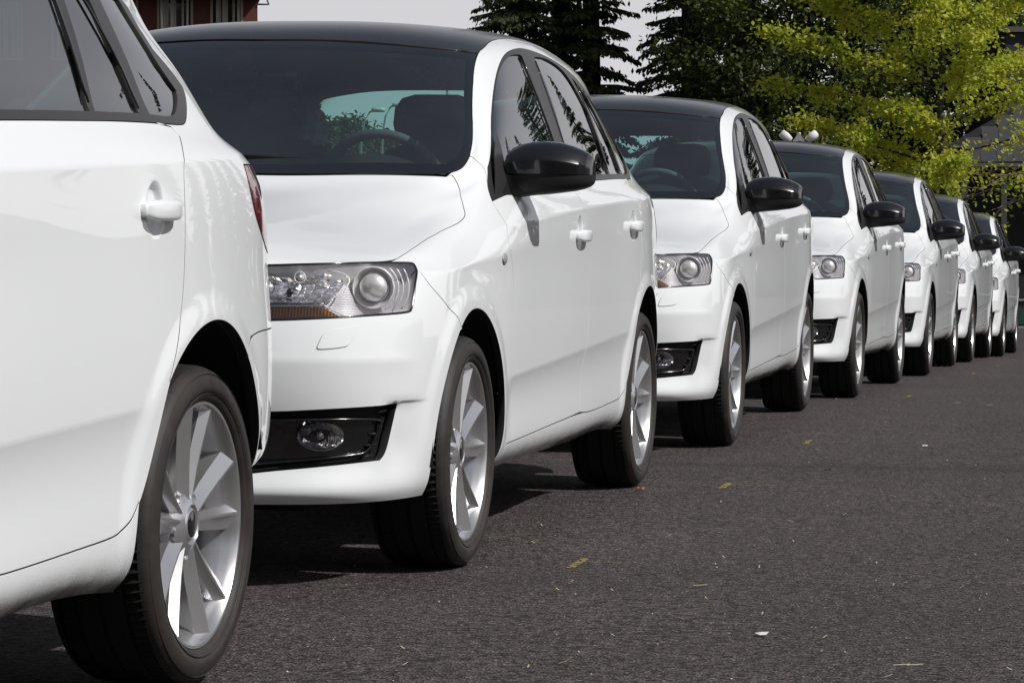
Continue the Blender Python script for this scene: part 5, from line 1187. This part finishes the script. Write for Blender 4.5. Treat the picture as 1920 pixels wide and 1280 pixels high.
# shingles as single pieces along the courses
tile=MB(); tile.box((0,0,0),(.235,.21,.014)); 
def shingle_rows(y0,z0,y1,z1,xa,xb,rows,wd,mesh_=[None]):
    ang=math.atan2(z1-z0,y1-y0); 
    for r_ in range(rows):
        u=r_/rows; y=y0+(y1-y0)*u; z=z0+(z1-z0)*u; x=xa+(xb-xa)*u + (wd/2 if r_%2 else 0)
        while x<4.1:
            me=SH[int(rng.integers(0,3))]; o=bpy.data.objects.new('shingle',me); COL.objects.link(o); o.parent=roof
            o.location=(x,y,z+.008+rng.uniform(0,.008)); o.rotation_euler=(ang+rng.normal(0,.01)+.05,0,rng.normal(0,.012)); o.scale=(wd/.25,((y1-y0)**2+(z1-z0)**2)**.5/rows/.19,1); x+=wd
SH=[]
for k in range(3):
    q=MB(); q.box((0,0,0),(.243,.205+.01*k,.016-.003*k)); o=q.obj('shingle_seed',shin,smooth=False); me=o.data; me.name='shingle'; SH.append(me); bpy.data.objects.remove(o)
shingle_rows(.0,z_f,.75,z_b,.02,.55,3,.30); shingle_rows(.95,z_b+.012,3.3,zr,.50,2.3,10,.30)
# dark block of a taller building behind the shed
t=empty('dark_building',(at(1884,70),70,float(gz(at(1884,70),70))),'dark blank-walled building block high at the right edge, above the shed roof','building')
b=MB(); zt=ZO+70*((640-62)/FPX-math.tan(PITCH))-t.location.z; b.box((0,0,0),(5,6,zt)); b.obj('wall',mat('charcoal_wall',(.022,.022,.028),.7),t,smooth=False)
b=MB(); b.box((-.12,-.12,zt),(5.1,6.1,zt+.12)); b.obj('parapet',fas,t,smooth=False)
# dark van and low barrier behind the last car
t=empty('barrier',(at(1890,50),50,float(gz(at(1890,50),50))),'low dark panelled barrier with pale rails behind the last car, at the right edge','barrier')
b=MB(); x1=3.0; zq=lambda py: ZO+50*((640-py)/FPX-math.tan(PITCH))-t.location.z
b.box((0,0,0),(x1,.08,zq(562))); b.obj('panel',mat('dark_panel',(.012,.012,.014),.5),t,smooth=False)
b=MB(); b.box((0,-.03,zq(564)),(x1,.0,zq(560))); b.box((0,-.03,zq(616)),(x1,.0,zq(611))); b.obj('rail',mat('pale_rail',(.22,.22,.22),.5),t,smooth=False)
b=MB(); b.box((.08,-.02,zq(608)),(x1,-.001,zq(578))); b.obj('green_panel',mat('green_panel_paint',(.008,.045,.030),.5),t,smooth=False)
# hedge closing the view under the trees
t=empty('hedge',(at(1300,66),66,float(gz(at(1300,66),66))),'long dark clipped hedge under the trees behind the far cars','hedge')
n=26000; C=np.stack([rng.uniform(-9,11,n),rng.uniform(-.7,.7,n),rng.uniform(0,2.5,n)],1); quads('foliage',leafquads(C,.10,.3),LDK,t)
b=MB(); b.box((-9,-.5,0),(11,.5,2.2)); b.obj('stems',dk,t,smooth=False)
# ---------------- kerb line at the back of the car park ----------------
